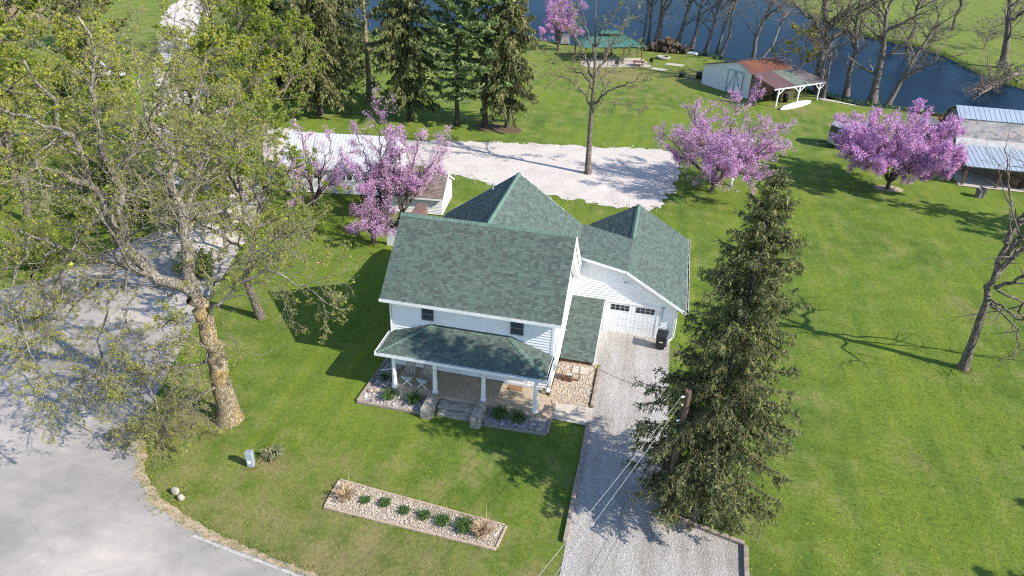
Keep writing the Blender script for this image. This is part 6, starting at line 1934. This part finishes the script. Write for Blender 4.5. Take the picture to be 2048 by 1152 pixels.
redbud('broad pinkish-purple redbud on the lawn beside the end of the gravel yard', (5.1, 62.9), 8.2, 5.6, 501, 17000, 'blossom', 0.082, 11, (0.3, 0.4), per=13)
redbud('densest, brightest magenta redbud standing before the trailer and barn', (21.3, 68.9), 7.8, 5.4, 502, 30000, 'blossom', 0.10, 11, (0, 0), per=13)
redbud('tall purple redbud in front of the white garage gable', (-20.6, 48.6), 8.8, 3.5, 503, 5200, 'blossom', 0.07, 6, (-0.3, 0), h0=1.3, per=9)
redbud('leaning pink redbud right beside the small brown-roofed outbuilding', (-19.2, 47.2), 7.4, 3.3, 504, 6500, 'blossom_pink', 0.066, 5, (1.0, 2.0), h0=1.2, per=8)
redbud('sparse pale pink redbud before the left end of the white garage', (-26.6, 48.6), 7.0, 4.2, 505, 4200, 'blossom_pink', 0.062, 5, (-0.3, 0), per=6)
redbud('low purple redbud sprout behind the left roof corner of the house', (-20.0, 44.6), 3.6, 2.4, 506, 2600, 'blossom', 0.06, 6)
redbud('distant purple redbud at the pond edge left of the green pavilion', (-18.5, 118.5), 9.0, 4.2, 507, 9000, 'blossom', 0.11, 6)
redbud('distant redbud half hidden behind the dark spruces at the top', (-58.0, 118.0), 11.5, 5.0, 508, 8000, 'blossom', 0.12, 6)
redbud('thin upright redbud shoot beside the pole shed lean-to', (10.9, 95.0), 3.4, 0.8, 509, 500, 'blossom', 0.10, 3)

# ------------------------------------------------------------------ evergreens
conifer('spruce_tree', 'tall dense spruce beside the gravel driveway, nearest evergreen', (3.6, 23.5, 0), 15.5,
        [(0, 1.6), (0.9, 2.2), (2.5, 3.2), (5, 3.4), (6.6, 2.85), (7.6, 2.0), (8.6, 2.0), (9.6, 2.25), (10.6, 1.9), (12, 1.45), (13.3, 1.1), (14.6, 0.75), (15.5, 0.1)], 601,
        'needle', 'bark', 1.0, 0.27, 0.36, 8, -0.16, 0.080, 2.3, 0.85, holes=0.12, aspect=0.34, fine=2.2, lean=(0.75, 2.2), upturn=0.05, hang=0.55)
EV = 'evergreens behind the gravel yard'
conifer('spruce_tree', 'olive drooping spruce, leftmost of the evergreens behind the white garage', (-38.3, 73.4, 0), 16.0, [(1.5, 3.38), (4, 4.68), (9, 4.16), (13, 2.86), (16, 0.39)], 602, 'needle_cedar', 'bark_dark', 2.0, 0.28, 0.6, 6, -0.25, 0.2, 1.9, 1.0, EV, hang=0.8, holes=0.12)
conifer('spruce_tree', 'dark spruce beside the bare lane trees', (-47.0, 80.5, 0), 15.0, [(1, 3.64), (4, 4.16), (9, 3.38), (15, 0.26)], 603, 'needle_dark', 'bark_dark', 1.0, 0.26, 0.6, 6, -0.22, 0.2, 1.9, 0.9, EV, hang=0.7)
conifer('larch_tree', 'half bare evergreen with a yellowish bare upper trunk among the spruces', (-35.0, 80.0, 0), 20.0, [(1.5, 3.12), (4, 3.90), (7, 2.08), (9, 0.65), (20, 0.78)], 604, 'needle_dark', 'bark_maple', 1.5, 0.36, 0.7, 5, -0.2, 0.17, 0.6, 0.8, EV, holes=0.35)
conifer('spruce_tree', 'olive green spruce with open lower trunk left of the two pale pines', (-28.1, 75.0, 0), 18.5, [(2, 2.86), (4, 3.90), (9, 4.42), (14, 2.60), (18.5, 0.26)], 605, 'needle', 'bark_dark', 2.0, 0.28, 0.55, 6, -0.2, 0.2, 2.0, 0.9, EV, hang=0.6, holes=0.1)
conifer('spruce_tree', 'very dark spruce set back between the olive spruces', (-42.0, 88.0, 0), 17.0, [(1, 3.64), (5, 4.16), (11, 3.12), (17, 0.26)], 606, 'needle_dark', 'bark_dark', 1.2, 0.28, 0.65, 6, -0.2, 0.21, 1.3, 0.9, EV)
conifer('pine_tree', 'pale blue-green pine, left of the two pines behind the gravel yard', (-22.5, 74.9, 0), 16.5, [(3, 2.86), (5, 3.77), (9, 4.29), (13, 3.12), (16.5, 0.52)], 607, 'needle_pine', 'bark_dark', 3.4, 0.27, 0.95, 6, -0.02, 0.22, 2.2, 0.8, EV, upturn=0.12, hang=0.1, holes=0.08, aspect=0.30)
conifer('pine_tree', 'pale blue-green pine, right of the two pines behind the gravel yard', (-19.4, 75.2, 0), 19.0, [(3, 2.60), (6, 3.64), (11, 4.42), (15, 3.38), (19, 0.52)], 608, 'needle_pine', 'bark_dark', 3.6, 0.30, 0.95, 6, -0.02, 0.22, 2.2, 0.8, EV, upturn=0.12, hang=0.1, holes=0.08, aspect=0.30)
conifer('spruce_tree', 'drooping olive spruce, rightmost evergreen behind the gravel yard', (-17.0, 75.8, 0), 17.0, [(2.2, 2.60), (4, 3.64), (9, 3.38), (13, 2.34), (17, 0.26)], 609, 'needle_cedar', 'bark_dark', 2.4, 0.25, 0.6, 6, -0.25, 0.2, 1.9, 1.0, EV, hang=0.85, holes=0.15)
SHD = 'evergreens beyond the right edge of the lawn'
for q, (x, y, h, rad, lab) in enumerate([(38.7, 61.0, 15.5, 3.6, 'large spruce beyond the right edge whose shadow falls before the barn'), (43.5, 56.5, 14, 3.6, 'second large spruce beyond the right edge, shading the lawn'),
                                         (30.6, 29.8, 8.0, 2.2, 'small spruce beyond the right edge at mid lawn'), (29.0, 25.6, 8.5, 2.3, 'small spruce beyond the right edge near its twin'),
                                         (27.6, 20.3, 9.5, 2.9, 'spruce beyond the lower right corner of the lawn')]):
    conifer('spruce_tree', lab, (x, y, 0), h, [(0, rad), (h * 0.3, rad * 1.05), (h * 0.7, rad * 0.6), (h, 0.1)], 620 + q, 'needle', 'bark_dark', 0.6, 0.25, 0.75, 6, -0.2, 0.24, 0.7, 0.9, SHD)

# ------------------------------------------------------------------ bare trees along the pond
POND_T = [((1312, 92), (1326, 0), 0.55, 18, 'thickest trunk of the bare pond trees, standing in the firewood heap'), ((1296, 88), (1302, 0), 0.26, 15, 'slim bare tree directly left of the firewood heap, right one of a pair'),
          ((1284, 86), (1294, 0), 0.22, 14, 'slim bare tree directly left of the firewood heap, left one of a pair'), ((1352, 95), (1384, 0), 0.40, 17, 'leaning bare tree rising behind the right end of the firewood heap'),
          ((1383, 98), (1407, 0), 0.34, 16, 'bare leaning tree beside the small white upturned boat'), ((1410, 104), (1442, 0), 0.30, 16, 'bare leaning tree in the middle of the pond bank row'),
          ((1432, 108), (1464, 0), 0.24, 15, 'left one of two close bare trees between boat and pole shed'), ((1441, 110), (1474, 0), 0.26, 16, 'right one of two close bare trees between boat and pole shed'),
          ((1506, 122), (1541, 0), 0.34, 16, 'bare dark trunk rising behind the pole shed roof'), ((1517, 124), (1590, 0), 0.20, 14, 'pale slanting bare tree behind the pole shed roof'),
          ((1640, 186), (1656, 0), 0.72, 18, 'massive grey bare trunk right of the pole shed'), ((1646, 196), (1662, 90), 0.22, 12, 'thin bare tree against the massive grey trunk'),
          ((1692, 192), (1716, 20), 0.36, 15, 'forked bare tree right of the massive trunk at the pond'), ((1744, 205), (1789, 0), 0.50, 18, 'tall bare tree leaning right behind the magenta redbud'),
          ((1776, 209), (1852, 70), 0.30, 13, 'crooked bare tree bending right over the water behind the redbud'), ((2006, 136), (2020, 0), 0.62, 17, 'large bare tree on the grass of the far bank at right'),
          ((1820, 78), (1836, 30), 0.35, 12, 'bare tree on the far pond bank behind the crooked tree'), ((1905, 60), (1925, 0), 0.28, 12, 'small bare tree on the far bank left of the large one'),
          ((1690, 40), (1700, 0), 0.30, 12, 'bare tree at the tip of the far bank'), ((2075, 75), (2085, 0), 0.4, 14, 'bare tree at the right edge of the far bank')]
for q, (b_, tp, r0, H, lab) in enumerate(POND_T):
    p0 = at(*b_)
    p1 = pl(tp[0], tp[1], p0[1] + 0.3)
    d = (p1 - p0) / max(p1[2], 1e-3)
    ln = (float(np.clip(d[0], -0.8, 0.8)), float(d[1]))
    broadleaf('bare_tree', lab, crown((p0[0], p0[1]), H, 5.5 + 2.5 * r0, 700 + q, r0, 0.42 if q != 14 else 0.3, 7, ln, 0.7), ORDF, 700 + q, 'bark_pale' if q == 9 else 'bark', 'twig', None, 'bare trees by the pond', flare=1.5)
broadleaf('budding_tree', 'small yellow-flowering tree over the water right behind the pole shed', crown((17.2, 109.0), 8.5, 4.0, 750, 0.12, 0.25, 8, (0.12, 0.1)), ORDF, 750, 'bark', 'twig', dict(mat='yellow_flower', n=3200, size=0.10), None)
for q, (x, y, h, sp_, lab) in enumerate([(40.0, 152.5, 3.5, 3.0, 'twiggy bare bush on the far bank, leftmost one'), (45.5, 148.0, 4.0, 3.5, 'twiggy bare bush on the far bank behind the water'),
                                         (48.5, 121.5, 3.0, 3.0, 'twiggy bare bush overhanging the water below the large far tree'), (55.0, 150.0, 5.0, 4.0, 'twiggy bare bush in the far bank meadow')]):
    broadleaf('bare_bush', lab, crown((x, y), h, sp_, 760 + q, 0.08, 0.1, 9, (0, 0), 0.5), ORDF, 760 + q, 'bark', 'twig', None, 'bare bushes on the far bank', 'bush')
f0, f1 = at(2036, 152), at(1952, 196)
fl = [(np.array([f0 + (0, 0, 0.6), f0 * 0.5 + f1 * 0.5 + (0, 0, 0.6), f1 + (0, 0, 0.3)]), 0.4, 0.12)]
rr = np.random.default_rng(77)
for i in range(9):
    s = 0.35 + 0.065 * i
    p = f0 * (1 - s) + f1 * s + (0, 0, 0.5)
    v = nrm((f1 - f0) + rr.normal(0, 6, 3)) * rr.uniform(3, 5)
    v[2] = abs(v[2]) * 0.5
    fl.append((np.array([p, p + v * 0.5 + (0, 0, 0.4), p + v + (0, 0, -0.2)]), 0.10, 0.03))
broadleaf('fallen_tree', 'fallen bare tree with tangled branches lying in the pond left of the far bank', fl, ORDF, 770, 'bark', 'twig', None, None, 'fallen tree')
